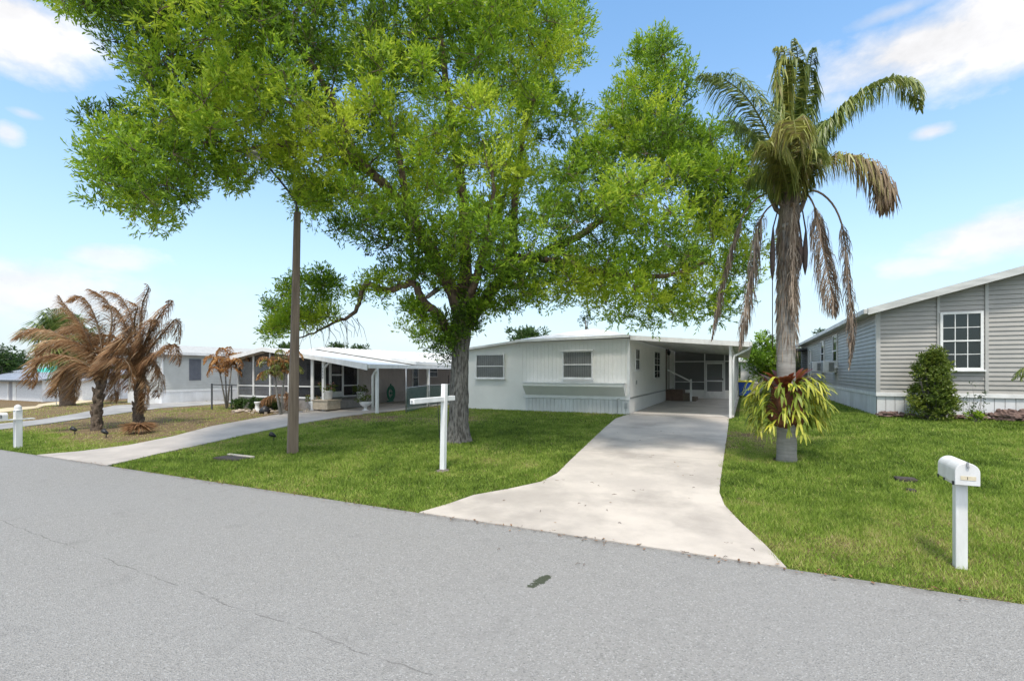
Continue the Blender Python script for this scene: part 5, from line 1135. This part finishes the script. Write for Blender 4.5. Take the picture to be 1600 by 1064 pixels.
# trees behind the houses
def backtree(label, px, yb, Yd, w_px, h_px, n, m, ll, tint=(.45, .15), name='background_tree', cat='tree', r=(.25, .5), trunk=.12, ntw=20, group='trees behind the homes', leafw=.4):
    X = (px-HX)/F*Yd; b = Vector((X, Yd, gz(X, Yd))); c = AT(px, yb, Yd); k = Yd/F
    bl = blobs_in(c, w_px*k, w_px*k*.8, h_px*k, n, r[0], r[1])
    t = thing(name, label, cat, b, group=group)
    C = np.array([tuple(q[0]) for q in bl]); R = np.array([q[1] for q in bl])
    q, kk, tt, _, _ = spray(C, R, ntw, 6, ll*1.6, ll, ll*leafw, up=.2)
    tn = tint[0]+rng.normal(0, tint[1], len(C))[kk]+rng.normal(0, .1, len(kk)); npmesh('crown', q, len(q), 4, m, np.clip(tn, 0, 1), t)
    s = MB(); s.tube([b-Vector((0, 0, .2)), b.lerp(c, .6), c], [trunk*1.3, trunk, trunk*.5], 7)
    for q_ in bl[::2]: s.tube([b.lerp(c, .75), Vector(q_[0])], [trunk*.35, trunk*.1], 4, cap=False)
    s.build('trunk', BARK, t, smooth=True); return t
backtree('round dark green treetop showing just above the left end of the white roof', 824, 536, 44, 30, 19, 34, LEAFD, .30, r=(.5, .9), ntw=22)
backtree('small dark treetop above the neighbour roof, beside the lamp pole', 452, 548, 46, 12, 9, 12, LEAFD, .24, r=(.35, .6))
backtree('flat dark treetop above the middle of the neighbour roof, left one of the pair', 526, 549, 50, 10, 8, 12, LEAFD, .26, r=(.4, .6))
backtree('flat dark treetop above the middle of the neighbour roof, right one of the pair', 562, 551, 50, 9, 7, 10, LEAFD, .26, r=(.4, .6))
backtree('leafy light green tree standing behind the blue recycling bin, right of the carport', 1196, 556, 31, 33, 34, 60, LEAF, .15, (.38, .15), r=(.3, .55), ntw=26, trunk=.08, leafw=.5)
backtree('bright yellow green bush between palm trunk and the back of the grey home', 1246, 575, 46, 13, 36, 40, LEAFY, .22, (.6, .15), r=(.4, .7))
backtree('tiny treetop peeping over the grey home roofline', 1281, 520, 60, 6, 4, 5, LEAFD, .2, r=(.25, .4), trunk=.07)
backtree('thin grey treetop rising just above the white roof under the big crown', 915, 500, 44, 10, 10, 8, LEAFD, .18, (.2, .1), r=(.2, .4), ntw=8, trunk=.10)
backtree('dark layered pine at the far left edge above the white garage', 4, 560, 60, 22, 30, 26, LEAFD, .35, (.3, .15), r=(.5, 1.0), ntw=22)
backtree('low dark trees mass far away left of the green fan palm', 28, 568, 85, 14, 14, 20, LEAFD, .4, (.4, .15), r=(.8, 1.3), ntw=18)
for i, (px, w_) in enumerate(((712, 26), (735, 20), (1160, 14), (1225, 18), (-30, 40), (140, 40), (178, 30), (330, 30))):
    if i in (4,): continue
    backtree(['dark hedge tree far behind, visible between the trunk and the white home', 'second dark hedge tree behind the left corner of the white home', 'dark far tree right of the carport gutter', 'far dark tree directly behind the tall palm trunk', '', 'far green tree behind the first dead palm', 'far green tree between the two dead palms', 'far dark tree behind the beige home roof'][i], px, 577, 90, w_, 9, 22, LEAFD, .45, (.4, .15), r=(.8, 1.3), ntw=16, group='far trees on the horizon')

# ---------------------------------------------------------------- grass
lawnC = [GU(*p) for p in [(170, 728.5), (658, 802), (740, 776), (845, 755), (892, 720), (942, 672), (975, 648), (730, 639), (590, 646), (460, 664), (310, 697)]]
def grass_points(n, u0, u1, v0, v1, dens):
    u = rng.uniform(u0, u1, n); v = rng.uniform(v0, v1, n); return u, v
EXC = [(*G(1415, 750).xy, .19), (*G(1424, 768).xy, .08), (*G(372, 717).xy, .24), (*G(352, 718).xy, .24), (TB.x, TB.y, .42), (PB.x, PB.y, .27), (*G(692, 735).xy, .16), (*G(1500, 886).xy, .09), (*G(28, 700).xy, .11), (*G(457, 707).xy, .17), (*G(217, 677).xy, .3), (*G(151, 672).xy, .4)]
def build_grass():
    bands = [(4.0, 7.0, 6500, .0078, .066), (7.0, 10.5, 3900, .0105, .066), (10.5, 15, 1800, .015, .068), (15, 24, 600, .022, .07), (24, 42, 150, .035, .08)]
    Vs, Ts = [], []
    for (ya, yb, dens, wd, ht) in bands:
        xa, xb = -1.12*yb, 1.12*yb; n = int((yb-ya)*(xb-xa)*dens)
        x = rng.uniform(xa, xb, n); y = rng.uniform(ya, yb, n); ok = np.abs(x) < 1.1*y
        x, y = x[ok], y[ok]; u, v = CU*x-SU*y, SU*x+CU*y
        ok = (v > V0+.02+.10*(vnoise(u, v, 4, 6)-.35)) & (u > -60) & (v < 44)
        for poly in HARD: 
            ok &= ~inpoly(u+.10*(vnoise(u, v, 11, 7)-.5), v+.06*(vnoise(u, v, 15, 7)-.5), poly)
        ok &= ~((u > UL) & (u < CR-.3) & (v > V1+.02) & (v < V1+21)); ok &= ~((u > U2-.02) & (v > V2)); ok &= ~((u > UA) & (u < UB+.3) & (v > V3)); ok &= ~((u < U4) & (u > U4-7) & (v > V4))
        u, v, x, y = u[ok], v[ok], x[ok], y[ok]
        d = dryness(u, v)+.35*(vnoise(u, v, 31, 3.2)-.5)
        bare = sst(.66, 1.0, d)*.9; ok = rng.random(len(u)) > bare
        for (qx, qy, qr) in EXC: ok &= (x-qx)**2+(y-qy)**2 > (qr*(.85+.3*rng.random(len(x))))**2
        # a thin patch of brown earth under the fern and round each post
        u, v, x, y, d = u[ok], v[ok], x[ok], y[ok], d[ok]; n = len(u)
        z = T(u, v); hgt = ht*rng.uniform(.45, 1.3, n)*(.75+.5*vnoise(u, v, 17, 2.5))*(1-.35*np.clip(d, 0, 1)); a = rng.uniform(0, 2*math.pi, n); ln = rng.uniform(.1, .75, n)
        edge = 1-.6*(np.abs(v-V0) < .08)
        P = np.stack([x, y, z-.003], 1); D = nrm(np.stack([np.cos(a)*ln, np.sin(a)*ln, np.ones(n)], 1)); a2 = rng.uniform(0, 2*math.pi, n)
        S = np.stack([np.cos(a2), np.sin(a2), np.zeros(n)], 1)*(wd*.5*rng.uniform(.7, 1.4, n))[:, None]
        Tp = P+D*hgt[:, None]*edge[:, None]+np.stack([np.cos(a), np.sin(a), np.zeros(n)], 1)*(hgt*.25)[:, None]
        Vs.append(np.stack([P-S, P+S, Tp], 1))
        Ts.append(np.clip(.12+.60*d+rng.normal(0, .13, n)+.20*(vnoise(u, v, 8, 2.2)-.5)+.22*(vnoise(u, v, 61, 9)-.5)+.25*(rng.random(n) < .06), 0, 1))
    V = np.concatenate(Vs); t = np.concatenate(Ts)
    o = npmesh('lawn_grass', V, len(V), 3, GRASSM, t, None, (0, 0, 0)); tag(o, 'short green turf with straw coloured patches around the driveways', 'grass', kind='stuff'); print('blades', len(V))
build_grass()
# dry leaf litter: on the turf under the tree, along the driveway and the street edge
n1 = 900; a = rng.uniform(0, 2*math.pi, n1); r = 7.5*rng.random(n1)**.6
lx, ly = TB.x+1.5+r*np.cos(a), TB.y-1.0+r*np.sin(a)*.8
uu = rng.uniform(-13, 6, 420); vv_ = V0+rng.normal(-.02, .05, 420); ex, ey = CU*uu+SU*vv_, -SU*uu+CU*vv_
lx = np.concatenate([lx, ex]); ly = np.concatenate([ly, ey]); u, v = CU*lx-SU*ly, SU*lx+CU*ly
on = np.zeros(len(u), bool)
for poly in HARD: on |= inpoly(u, v, poly)
ok = (v < V1-.1) & (v > V0-.25) & ~(on & (rng.random(len(u)) < .8)); lx, ly, u, v, on = lx[ok], ly[ok], u[ok], v[ok], on[ok]; n = len(u)
P = np.stack([lx, ly, T(u, v)+np.where(on | (v < V0), .036, .045)], 1); a = rng.uniform(0, 2*math.pi, n); Dl = nrm(np.stack([np.cos(a), np.sin(a), rng.uniform(-.02, .2, n)], 1))
Sd = np.stack([-np.sin(a), np.cos(a), rng.uniform(-.15, .15, n)], 1); Ll = rng.uniform(.025, .06, n)[:, None]; Wl = Ll*rng.uniform(.15, .28, n)[:, None]
q = np.stack([P, P+Dl*Ll*.5+Sd*Wl, P+Dl*Ll, P+Dl*Ll*.5-Sd*Wl], 1)
tag(npmesh('leaf_litter', q, n, 4, DEADF, np.clip(rng.normal(.25, .2, n), 0, 1), None, (0, 0, 0)), 'small dry leaves scattered over turf, concrete and the street edge', 'leaf litter', kind='stuff')

# ---------------------------------------------------------------- street furniture and small things
# timber lamp pole
LB = G(457, 707); LT = AT(464.5, 332, LB.y)
lp = thing('street_lamp', 'tall square weathered timber lamp pole with thin arm reaching into the tree, beside left driveway', 'street lamp', LB)
s = MB(); d = (LT-LB).normalized(); a0 = math.radians(-10)
def sq(c, w): return [c+Vector((math.cos(a0+k*math.pi/2)*w*.7071, math.sin(a0+k*math.pi/2)*w*.7071, 0)) for k in range(4)]
ws = [.215, .19, .165, .145, .13]; vs = []
for i, w_ in enumerate(ws): vs += sq(LB.lerp(LT, i/4)-Vector((0, 0, .1 if i == 0 else 0)), w_)
s.add(vs, [(i*4+k, i*4+(k+1) % 4, i*4+4+(k+1) % 4, i*4+4+k) for i in range(4) for k in range(4)]+[(16, 17, 18, 19)]); s.build('pole', POLEW, lp, bevel=.012)
s = MB(); s.tube(A3([(464.5, 340, LB.y), (463, 318, LB.y), (450, 298, LB.y-.1), (432, 276, LB.y-.3), (408, 248, LB.y-.5)]), [.028, .028, .026, .024, .022], 8); s.build('arm', DGREY, lp, smooth=True)
s = MB(); hc = AT(400, 242, LB.y-.6); s.lathe([(.03, hc.z+.10), (.10, hc.z+.08), (.20, hc.z), (.21, hc.z-.04), (.05, hc.z-.05)], (hc.x, hc.y, 0), 16); s.build('lamp_head', ALU, lp, smooth=True)
# white sign post
SPB = G(692, 735); spz = SPB.z; V_ = Vector((SU, CU, 0)); U_ = Vector((CU, -SU, 0)); ZU = Vector((0, 0, 1))
sp = thing('sign_post', 'white wooden cross shaped yard sign post without a sign, on lawn before the big tree', 'sign post', SPB)
s = MB(); top = AT(694.5, 600, SPB.y); s.bar(SPB-Vector((0, 0, .1)), top, .092, .092, up=V_); s.build('post', TRIMW, sp, bevel=.006)
s = MB(); az = CH-(623-HY)/F*SPB.y; ac_ = Vector((SPB.x+.01, SPB.y, az)); s.bar(ac_-V_*.95-U_*.0, ac_+V_*.34, .088, .088); ao = s.build('arm', TRIMW, sp, bevel=.006)
s = MB(); s.bar(ac_-V_*.962, ac_-V_*.952, .03, .03); s.build('end_bolt', ALU, sp, sub=ao)
s = MB(); n = 16; vs = [SPB+Vector((math.cos(2*math.pi*k/n)*random.uniform(.13, .22), math.sin(2*math.pi*k/n)*random.uniform(.12, .18), -.01)) for k in range(n)]+[SPB+Vector((0, 0, .05))]; s.add(vs, [(k, (k+1) % n, n) for k in range(n)]); s.build('soil_mound', SOIL, sp, smooth=True)
kb = G(690, 742); kb = G(689.5, 712)
s = MB(); s.tube([kb-Vector((0, 0, .05)), AT(686, 670, kb.y), AT(684, 628, kb.y)], .008, 6); tag(s.build('garden_stake', BLACK, base=kb), 'thin black metal stake standing just behind the white sign post', 'stake')
# right mailbox
MBB = G(1500, 886)
mb1 = thing('mailbox', 'white rounded mailbox with cream number label, on a square white post at right front', 'mailbox', MBB)
zb = CH-(753-HY)/F*MBB.y
def lw(o, u, v, z): return o+U_*u+V_*v+Vector((0, 0, z))
s = MB(); s.bar(MBB-Vector((0, 0, .1)), Vector((MBB.x+.0, MBB.y, zb)), .092, .092, up=V_); s.build('post', WHITE, mb1, bevel=.008)
wM, hM, LM = .088, .118, .47
arch = [(-wM, 0), (wM, 0), (wM, hM)]+[(wM*math.cos(a), hM+wM*.98*math.sin(a)) for a in np.linspace(0, math.pi, 15)[1:-1]]+[(-wM, hM)]
c = Vector((MBB.x+.0, MBB.y-.02, zb+.004))-V_*.12
M = Matrix.Identity(4)
for i in range(3): M[i][0], M[i][1], M[i][2], M[i][3] = U_[i], V_[i], ZU[i], c[i]
s = MB(); s.prism(arch, 0, LM, M=M); bx = s.build('box', WHITE, mb1, bevel=.012)
s = MB(); s.prism([(x*1.045, -.006+z*1.03) for x, z in arch], -.016, .012, M=M); dr = s.build('door', WHITE, mb1, bevel=.005)
s = MB(); s.box(-.052, .060, -.0195, -.0165, .045, .082, M=M); s.build('number_label', LABEL, mb1, sub=dr)
text_obj('1', .034, Matrix.Translation(M @ Vector((-.002, -.0205, .0635))-MBB) @ Matrix.Rotation(ANG, 4, 'Z') @ Matrix.Rotation(math.pi/2, 4, 'X'), SIGNB, mb1, 'number', sub=dr)
s = MB(); s.box(-.010, .004, -.034, -.016, .175, .212, M=M); s.box(-.004, .010, -.03, -.016, .158, .176, M=M); s.build('latch', ALU, mb1, sub=dr)
s = MB(); s.box(-.07, .07, .08, .34, -.022, .0, M=M); s.build('bracket', TRIMW, mb1)
s = MB(); s.box(-wM-.018, -wM-.003, .0, .02, -.01, .025, M=M); s.box(-wM-.010, -wM-.002, .25, .27, -.015, .01, M=M); s.box(-wM-.010, -wM-.002, .42, .44, -.015, .015, M=M); s.build('flag_pivots', BLACK, mb1)
# left mailbox
m2 = G(28, 700); mb2 = thing('mailbox', 'white mailbox with black number on a domed white post, far left beside the dead palms', 'mailbox', m2)
ht = (700-632)/F*m2.y
s = MB(); s.bar(m2-Vector((0, 0, .1)), m2+Vector((0, 0, ht*.86)), .135, .135, up=V_); s.build('post', WHITE, mb2, bevel=.008)
s = MB(); s.lathe([(.085, m2.z+ht*.86), (.085, m2.z+ht*.88), (.065, m2.z+ht*.885), (.075, m2.z+ht*.92), (.06, m2.z+ht*.97), (.02, m2.z+ht), (.003, m2.z+ht+.002)], (m2.x, m2.y, 0), 18); s.build('post_cap', WHITE, mb2, smooth=True)
az2 = CH-(655-HY)/F*m2.y; c2 = Vector((m2.x, m2.y, az2))
s = MB(); s.bar(c2-V_*.95, c2+V_*.30, .16, .025); s.build('shelf', WHITE, mb2)
for i in range(3): M[i][0], M[i][1], M[i][2], M[i][3] = U_[i], V_[i], ZU[i], (c2-V_*.78+ZU*.015)[i]
s = MB(); s.prism([(x*.8, z*.82) for x, z in arch], 0, .58, M=M); bx2 = s.build('box', WHITE, mb2, bevel=.01)
RM = Matrix.Translation(M @ Vector((wM*.8+.003, .36, .075))-m2) @ Matrix.Rotation(ANG, 4, 'Z') @ Matrix.Rotation(math.pi/2, 4, 'Z') @ Matrix.Rotation(math.pi/2, 4, 'X')
text_obj('7558', .11, RM, SIGNB, mb2, 'number', sub=bx2)
# covers set in the turf
def cover(px, py, w_, l_, label, rim=None):
    p = G(px, py); t = thing('utility_cover', label, 'cover', p, group=None)
    for i in range(3): M[i][0], M[i][1], M[i][2], M[i][3] = U_[i], V_[i], ZU[i], p[i]
    s = MB(); s.box(-w_/2, w_/2, -l_/2, l_/2, -.03, .034, M=M); s.build('lid', COVER, t, bevel=.006)
    s = MB(); s.box(-w_*.4, w_*.4, -l_*.4, l_*.4, .034, .039, M=M); s.build('lid_plate', COVER, t)
    if rim: s = MB(); s.box(-w_/2-.04, w_/2+.04, l_/2+.002, l_/2+.07, -.03, .06, M=M); s.build('rim', STRAW, t, bevel=.01)
cover(1415, 750, .26, .22, 'dark rectangular utility lid sunk in the right lawn, left of the mailbox')
cover(1424, 768, .10, .10, 'small dark valve lid in the turf just before the bigger utility lid')
cover(362, 717, .75, .34, 'sunken dark meter pit cover with pale rim in turf near the street, left of pole', True)
cover(849, 679, .12, .1, 'tiny dark plate in the shaded lawn before the white home') if False else None
def spot(px, py, label, tl=0):
    p = G(px, py); t = thing('spotlight', label, 'spotlight', p, group='black garden spotlights')
    s = MB(); s.tube([p-ZU*.05, p+ZU*.12], .012, 6); s.build('spike', BLACK, t); s = MB(); s.tube([p+Vector((-.10, 0, .19+tl)), p+Vector((-.03, 0, .16)), p+Vector((.05, 0, .12))], [.06, .055, .025], 10); s.build('lamp_housing', BLACK, t, smooth=True)
spot(428, 689, 'small black garden spotlight left of the timber pole by the driveway edge'); spot(117, 679, 'small black garden spotlight left of the nearest dead palm trunk'); spot(166, 684, 'small black garden spotlight right of the nearest dead palm trunk', .02)
# planters
def urn(px, py, k, label, red, pedestal=True):
    p = G(px, py) if isinstance(px, (int, float)) else px; t = thing('urn_planter' if pedestal else 'flower_pot', label, 'planter', p)
    prof = [(.15, 0), (.16, .03), (.07, .07), (.05, .14), (.09, .18), (.21, .26), (.26, .38), (.25, .40), (.22, .39)] if pedestal else [(.13, 0), (.15, .02), (.19, .28), (.215, .30), (.21, .33), (.18, .32)]
    s = MB(); s.lathe([(r*k, p.z+z*k) for r, z in prof], (p.x, p.y, 0), 20); s.build('urn' if pedestal else 'pot', POT, t, smooth=True)
    h = prof[-1][1]*k; C = np.array([tuple(p+Vector((random.uniform(-.3, .3)*k, random.uniform(-.25, .25)*k, h+random.uniform(0, .26)*k))) for _ in range(16)])
    q, kk, tt, _, _ = spray(C, np.full(16, .07*k), 10, 5, .07, .05, .03); npmesh('foliage', q, len(q), 4, LEAFY, np.clip(rng.normal(.4, .2, len(q)), 0, 1), t)
    if red: 
        q, kk, tt, _, _ = spray(C+np.array([0, 0, .05]), np.full(16, .08*k), 4, 2, .03, .035, .035); npmesh('flowers', q, len(q), 4, FLOW, np.clip(rng.normal(.15 if red == 1 else .95, .1, len(q)), 0, 1), t)
urn(491, 641, .9, 'white pedestal urn with red flowers at the corner of the stone step', 1)
urn(571, 642, .95, 'white pedestal urn with white flowers next to the carport post and downspout', 2)
lotp = lambda u, v, z: Vector((*uv2xy(u, v), z))
urn(lotp(-15.2, 14.62, .79), 0, 1.05, 'white round flower pot with pinkish plant on the pale stone step', 1, False)
urn(lotp(-15.2, 16.5, .72), 0, .95, 'white flower pot with dark dry plant on the grey landing by the wall', 0, False)
# pedestal and dark bag in the bed
p = G(402, 643); s = MB(); s.lathe([(.13, p.z), (.14, p.z+.04), (.09, p.z+.1), (.075, p.z+.28), (.12, p.z+.36), (.12, p.z+.4)], (p.x, p.y, 0), 12); tag(s.build('pedestal', POT, base=p, smooth=True), 'small white garden pedestal in the bed between the low shrubs', 'pedestal')
p = G(414, 646); s = MB(); s.tube([p, p+ZU*.12, p+ZU*.24, p+ZU*.30], [.16, .19, .13, .03], 9, jit=.4); tag(s.build('black_bag', BLACK, base=p, smooth=True), 'crumpled black bag beside the small white pedestal in the bed', 'bag')
# hose reel
p = lotp(-15.55, 18.9, Z3+.05); hr = thing('hose_reel', 'green garden hose coiled upright against the pinkish carport wall', 'hose', p)
s = MB()
for k in range(9):
    r = .19+.016*k; s.tube([p+V_*(r*math.cos(a)*.9)+ZU*(.40+r*1.15*math.sin(a))+U_*(.02*(k % 3)) for a in np.linspace(0, 2*math.pi, 26)], .02, 6, cap=False)
s.build('coiled_hose', HOSE, hr, smooth=True)
s = MB(); s.lathe([(.05, 0), (.05, .1)], (0, 0, 0), 10); s.v = [tuple(p+ZU*.4+U_*(z-.02)+V_*x+ZU*y) for x, y, z in s.v]; s.build('hub', HOSE, hr)
s = MB(); s.bar(p+ZU*.02-V_*.2, p+ZU*.02+V_*.2, .1, .05); s.bar(p+ZU*.03+V_*.05, p+ZU*.75+V_*.02, .03); s.bar(p+ZU*.72+V_*.02, p+ZU*.85+V_*.02, .06); s.build('stand', HOSE, hr)
# chain link fence
fp = [GU(634.5, 645)]+[(-12.25, 17.4), (-12.05, 20.5), (-11.9, 24)]
fn = thing('chain_link_fence', 'low green meshed chain link fence with thin posts, between neighbour carport and big tree', 'fence', (fp[0][0], fp[0][1], .38), lot=True)
for i, (u, v) in enumerate(fp):
    z = float(T(u, v)); s = MB(); s.tube([(u, v, z-.1), (u, v, z+(1.75 if i == 0 else 1.0))], .022, 8); s.build('post', ALU, fn, smooth=True)
s = MB()
for (a, b) in zip(fp[:-1], fp[1:]): s.tube([(a[0], a[1], float(T(*a))+.95), (b[0], b[1], float(T(*b))+.95)], .016, 6)
s.build('top_rail', ALU, fn)
s = MB()
for (a, b) in zip(fp[:-1], fp[1:]):
    L_ = math.hypot(b[0]-a[0], b[1]-a[1]); n = int(L_/.085); H_ = .9; m_ = int(round(H_/.085))
    za, zb_ = float(T(*a)), float(T(*b))
    pt = lambda x, z: Vector((a[0]+(b[0]-a[0])*x/L_, a[1]+(b[1]-a[1])*x/L_, za+(zb_-za)*x/L_+z))
    for k in range(-m_, n):
        for sg in (1, -1):
            x0, x1 = k*.085, k*.085+H_; z0, z1 = (.03, .93) if sg == 1 else (.93, .03)
            c0_ = max(0, -x0); c1 = max(0, x1-L_); 
            if x1-c1 <= x0+c0_: continue
            zz = lambda x: z0+(z1-z0)*(x-x0)/H_
            xa, xb = x0+c0_, x1-c1; s.bar(pt(xa, zz(xa)), pt(xb, zz(xb)), .009)
s.build('mesh', mat('green_chain_mesh', (.06, .14, .12), .5), fn)
p = lotp(-13.1, 21.0, .42); gs = thing('garden_statue', 'small pale garden statue behind the green mesh fence in the carport shade', 'statue', p)
s = MB(); s.lathe([(.16, p.z), (.17, p.z+.06), (.10, p.z+.12), (.09, p.z+.5), (.14, p.z+.55), (.14, p.z+.6)], (p.x, p.y, 0), 12); s.build('plinth', POT, gs, smooth=True)
s = MB(); s.tube([p+ZU*.6, p+ZU*.75, p+Vector((.02, 0, .95)), p+Vector((.0, 0, 1.08)), p+Vector((.03, 0, 1.18))], [.09, .13, .10, .05, .02], 10); s.tube([p+Vector((.02, 0, 1.08)), p+Vector((.14, 0, 1.12))], [.04, .01], 6); s.build('figure', POT, gs, smooth=True)
# clothes / shelf unit behind the fence
p = (-14.6, 23.5, .42); sh_ = thing('storage_shelf', 'dark cluttered storage rack in the shade of the neighbour carport', 'shelf', p, lot=True)
s = MB()
for z in (.15, .6, 1.05): s.box(p[0]-.25, p[0]+.25, p[1]-.6, p[1]+.6, p[2]+z, p[2]+z+.03)
for du in (-.23, .23):
    for dv in (-.58, .58): s.box(p[0]+du-.015, p[0]+du+.015, p[1]+dv-.015, p[1]+dv+.015, p[2], p[2]+1.3)
s.build('frame', DGREY, sh_)
# recycling bins behind the carport
def bin_(px, py, Y, label, m, lid, w_=.56, h=.95):
    X = (px-HX)/F*Y; p = Vector((X, Y, gz(X, Y))); t = thing('wheelie_bin', label, 'bin', p)
    s = MB(); vs = []
    for z, k in ((.08, .82), (h*.9, 1.0)): vs += [p+U_*(a*w_/2*k)+V_*(b*w_/2*k)+ZU*z for a, b in ((-1, -1), (1, -1), (1, 1), (-1, 1))]
    s.add(vs, [(3, 2, 1, 0), (4, 5, 6, 7), (0, 1, 5, 4), (1, 2, 6, 5), (2, 3, 7, 6), (3, 0, 4, 7)]); s.build('body', m, t, bevel=.03)
    s = MB(); vs = []
    for z, k in ((h*.905, 1.08), (h*.95, 1.08), (h, .9)): vs += [p+U_*(a*w_/2*k)+V_*(b*w_/2*k)+ZU*z for a, b in ((-1, -1), (1, -1), (1, 1), (-1, 1))]
    s.add(vs, [(3, 2, 1, 0), (8, 9, 10, 11)]+[(j*4+i, j*4+(i+1) % 4, j*4+4+(i+1) % 4, j*4+4+i) for j in (0, 1) for i in range(4)]); s.build('lid', lid, t, bevel=.01)
    for sg in (-1, 1):
        s = MB(); cc = p+U_*(sg*w_*.4)+V_*(w_*.45)+ZU*.1; s.tube([cc-U_*.03, cc+U_*.03], .1, 14); s.build('wheel', RUBBER, t)
bin_(1164, 612, 29.5, 'blue recycling bin with yellow lid beside the carport roof end', BLUE, YELL, .74, 1.0)
bin_(1178, 612, 30.5, 'pale beige bin standing just right of the blue one', mat('beige_plastic', (.5, .46, .4), .6), mat('beige_plastic', (.5, .46, .4), .6), .5, .85)
u_, v_ = xy2uv(*AT(1154, 600, 38).xy); s = MB(); s.box(-.3, 1.0, 36.5, 36.7, .4, 2.6); 
nh = thing('house', 'white wall of a far home showing in the gap right of the carport', 'house', (.3, 37, .5), lot=True); s.build('wall', WALLW, nh)
s = MB(); slab(s, [(-.8, 36.2, 2.75), (1.15, 36.2, 2.6), (1.15, 40, 2.6), (-.8, 40, 2.75)], .12); s.build('roof', ROOFW, nh)
# porch contents seen through the screen
pf = thing('ceiling_fan', 'dark ceiling fan hanging inside the screened porch at the carport end', 'fan', (-2.6, P0+1.6, 2.9), lot=True)
s = MB(); s.tube([(-2.6, P0+1.6, 3.05), (-2.6, P0+1.6, 2.75)], .02, 6); s.lathe([(.04, 2.62), (.12, 2.64), (.12, 2.74), (.03, 2.78)], (-2.6, P0+1.6, 0), 12); s.build('motor', BLACK, pf)
for k in range(4):
    a = k*math.pi/2+.5; s = MB(); s.bar((-2.6+math.cos(a)*.12, P0+1.6+math.sin(a)*.12, 2.70), (-2.6+math.cos(a)*.6, P0+1.6+math.sin(a)*.6, 2.70), .12, .01); s.build('blade', BLACK, pf)
tb = thing('patio_table', 'small dark patio table inside the screened porch at the carport end', 'table', (-2.2, P0+1.4, .4), lot=True)
s = MB(); s.lathe([(.45, .40+.70), (.45, .40+.73)], (-2.2, P0+1.4, 0), 20); s.build('tabletop', BLACK, tb)
for k in range(4):
    a = k*math.pi/2+.78; s = MB(); s.bar((-2.2+math.cos(a)*.35, P0+1.4+math.sin(a)*.35, .4), (-2.2+math.cos(a)*.25, P0+1.4+math.sin(a)*.25, 1.1), .03); s.build('leg', BLACK, tb)
# lava rocks and bed rocks
def rock(name, p, r, m, label, cat, group):
    bm = bmesh.new(); bmesh.ops.create_icosphere(bm, subdivisions=2, radius=1)
    sx, sy, sz = [random.uniform(.7, 1.2) for _ in range(3)]; ph = random.random()*9
    for v in bm.verts:
        k = 1+.28*math.sin(v.co.x*4+ph)*math.cos(v.co.y*3.3-ph)+.18*math.sin(v.co.z*6+ph*2)+random.uniform(-.12, .12); v.co = Vector((v.co.x*sx, v.co.y*sy, v.co.z*sz*.75))*k*r
    me = bpy.data.meshes.new(name); bm.to_mesh(me); bm.free(); me.materials.append(m); o = bpy.data.objects.new(name, me); COL.objects.link(o); o.location = p+ZU*r*.35; o.rotation_euler = (0, 0, random.uniform(0, 6)); return tag(o, label, cat, group)
for i in range(72):
    t = i/71; u = 3.35+t*5.1+random.uniform(-.05, .05); row = i % 2
    if 4.35 < u < 5.0 and row: continue
    v = V2-.12-.16*row-random.uniform(0, .1); z = float(T(u, v)); r = random.uniform(.06, .12)*(1.35 if u > 5.8 else .9)
    x, y_ = uv2xy(u, v); rock('lava_rock', Vector((x, y_, z+.05+(.08 if (not row and u > 5.4) else 0))), r, LAVA, 'rough reddish brown lava rock in the edging along the foot of the grey home', 'rock', 'lava rocks along the grey home')
for i in range(26):
    px = 366+i*4.6+random.uniform(-1.5, 1.5); p = G(px, random.uniform(642, 647))
    if 455 < px < 474: continue
    rock('edging_rock', p, random.uniform(.07, .13), LROCK, 'pale rounded rock edging the garden bed in front of the screened porch', 'rock', 'pale rocks edging the porch bed')
# bent pipe frame near the small palm
p = G(331, 640); s = MB(); s.bar((p.x, p.y, p.z-.05), (p.x, p.y, p.z+1.15), .05); s.bar((p.x, p.y, p.z+1.1), (p.x+1.2, p.y-.2, p.z+1.08), .04); s.bar((p.x+.95, p.y-.15, p.z), (p.x+.95, p.y-.15, p.z+1.08), .05)
tag(s.build('pipe_frame', DGREY, base=p), 'thin grey metal frame left of the rusty clump palm', 'frame')
# twigs and fallen leaves on the concrete and the street
tw = [(905, 790), (990, 770), (1003, 768), (880, 752), (870, 753), (960, 776), (915, 793), (1084, 765), (1138, 852), (1176, 863), (968, 821), (844, 802), (925, 757), (1020, 713), (1033, 676), (1052, 678), (865, 832), (905, 843), (1000, 855), (1070, 866), (1134, 875), (912, 887), (903, 886), (780, 863), (555, 790), (850, 757), (1000, 690), (1016, 716), (935, 762), (948, 801), (1155, 783), (1080, 745)]
for (x, y_) in tw:
    p = G(x, y_)+ZU*.034; a = random.uniform(0, math.pi); L_ = random.uniform(.04, .09); d = Vector((math.cos(a), math.sin(a), 0)); s = MB()
    s.tube([p-d*L_/2, p+d.orthogonal()*.008+ZU*.002, p+d*L_/2], [.0025, .003, .0015], 5)
    if random.random() < .6: s.tube([p, p+(d+Vector((-d.y, d.x, 0))).normalized()*L_*.35], [.0025, .001], 4)
    tag(s.build('fallen_twig', random.choice([BROWNW, DFIBRE, SPATHE]), base=p), 'thin brown twig fallen on the pale concrete driveway or beside it on the asphalt', 'twig', 'fallen twigs on the pavement')
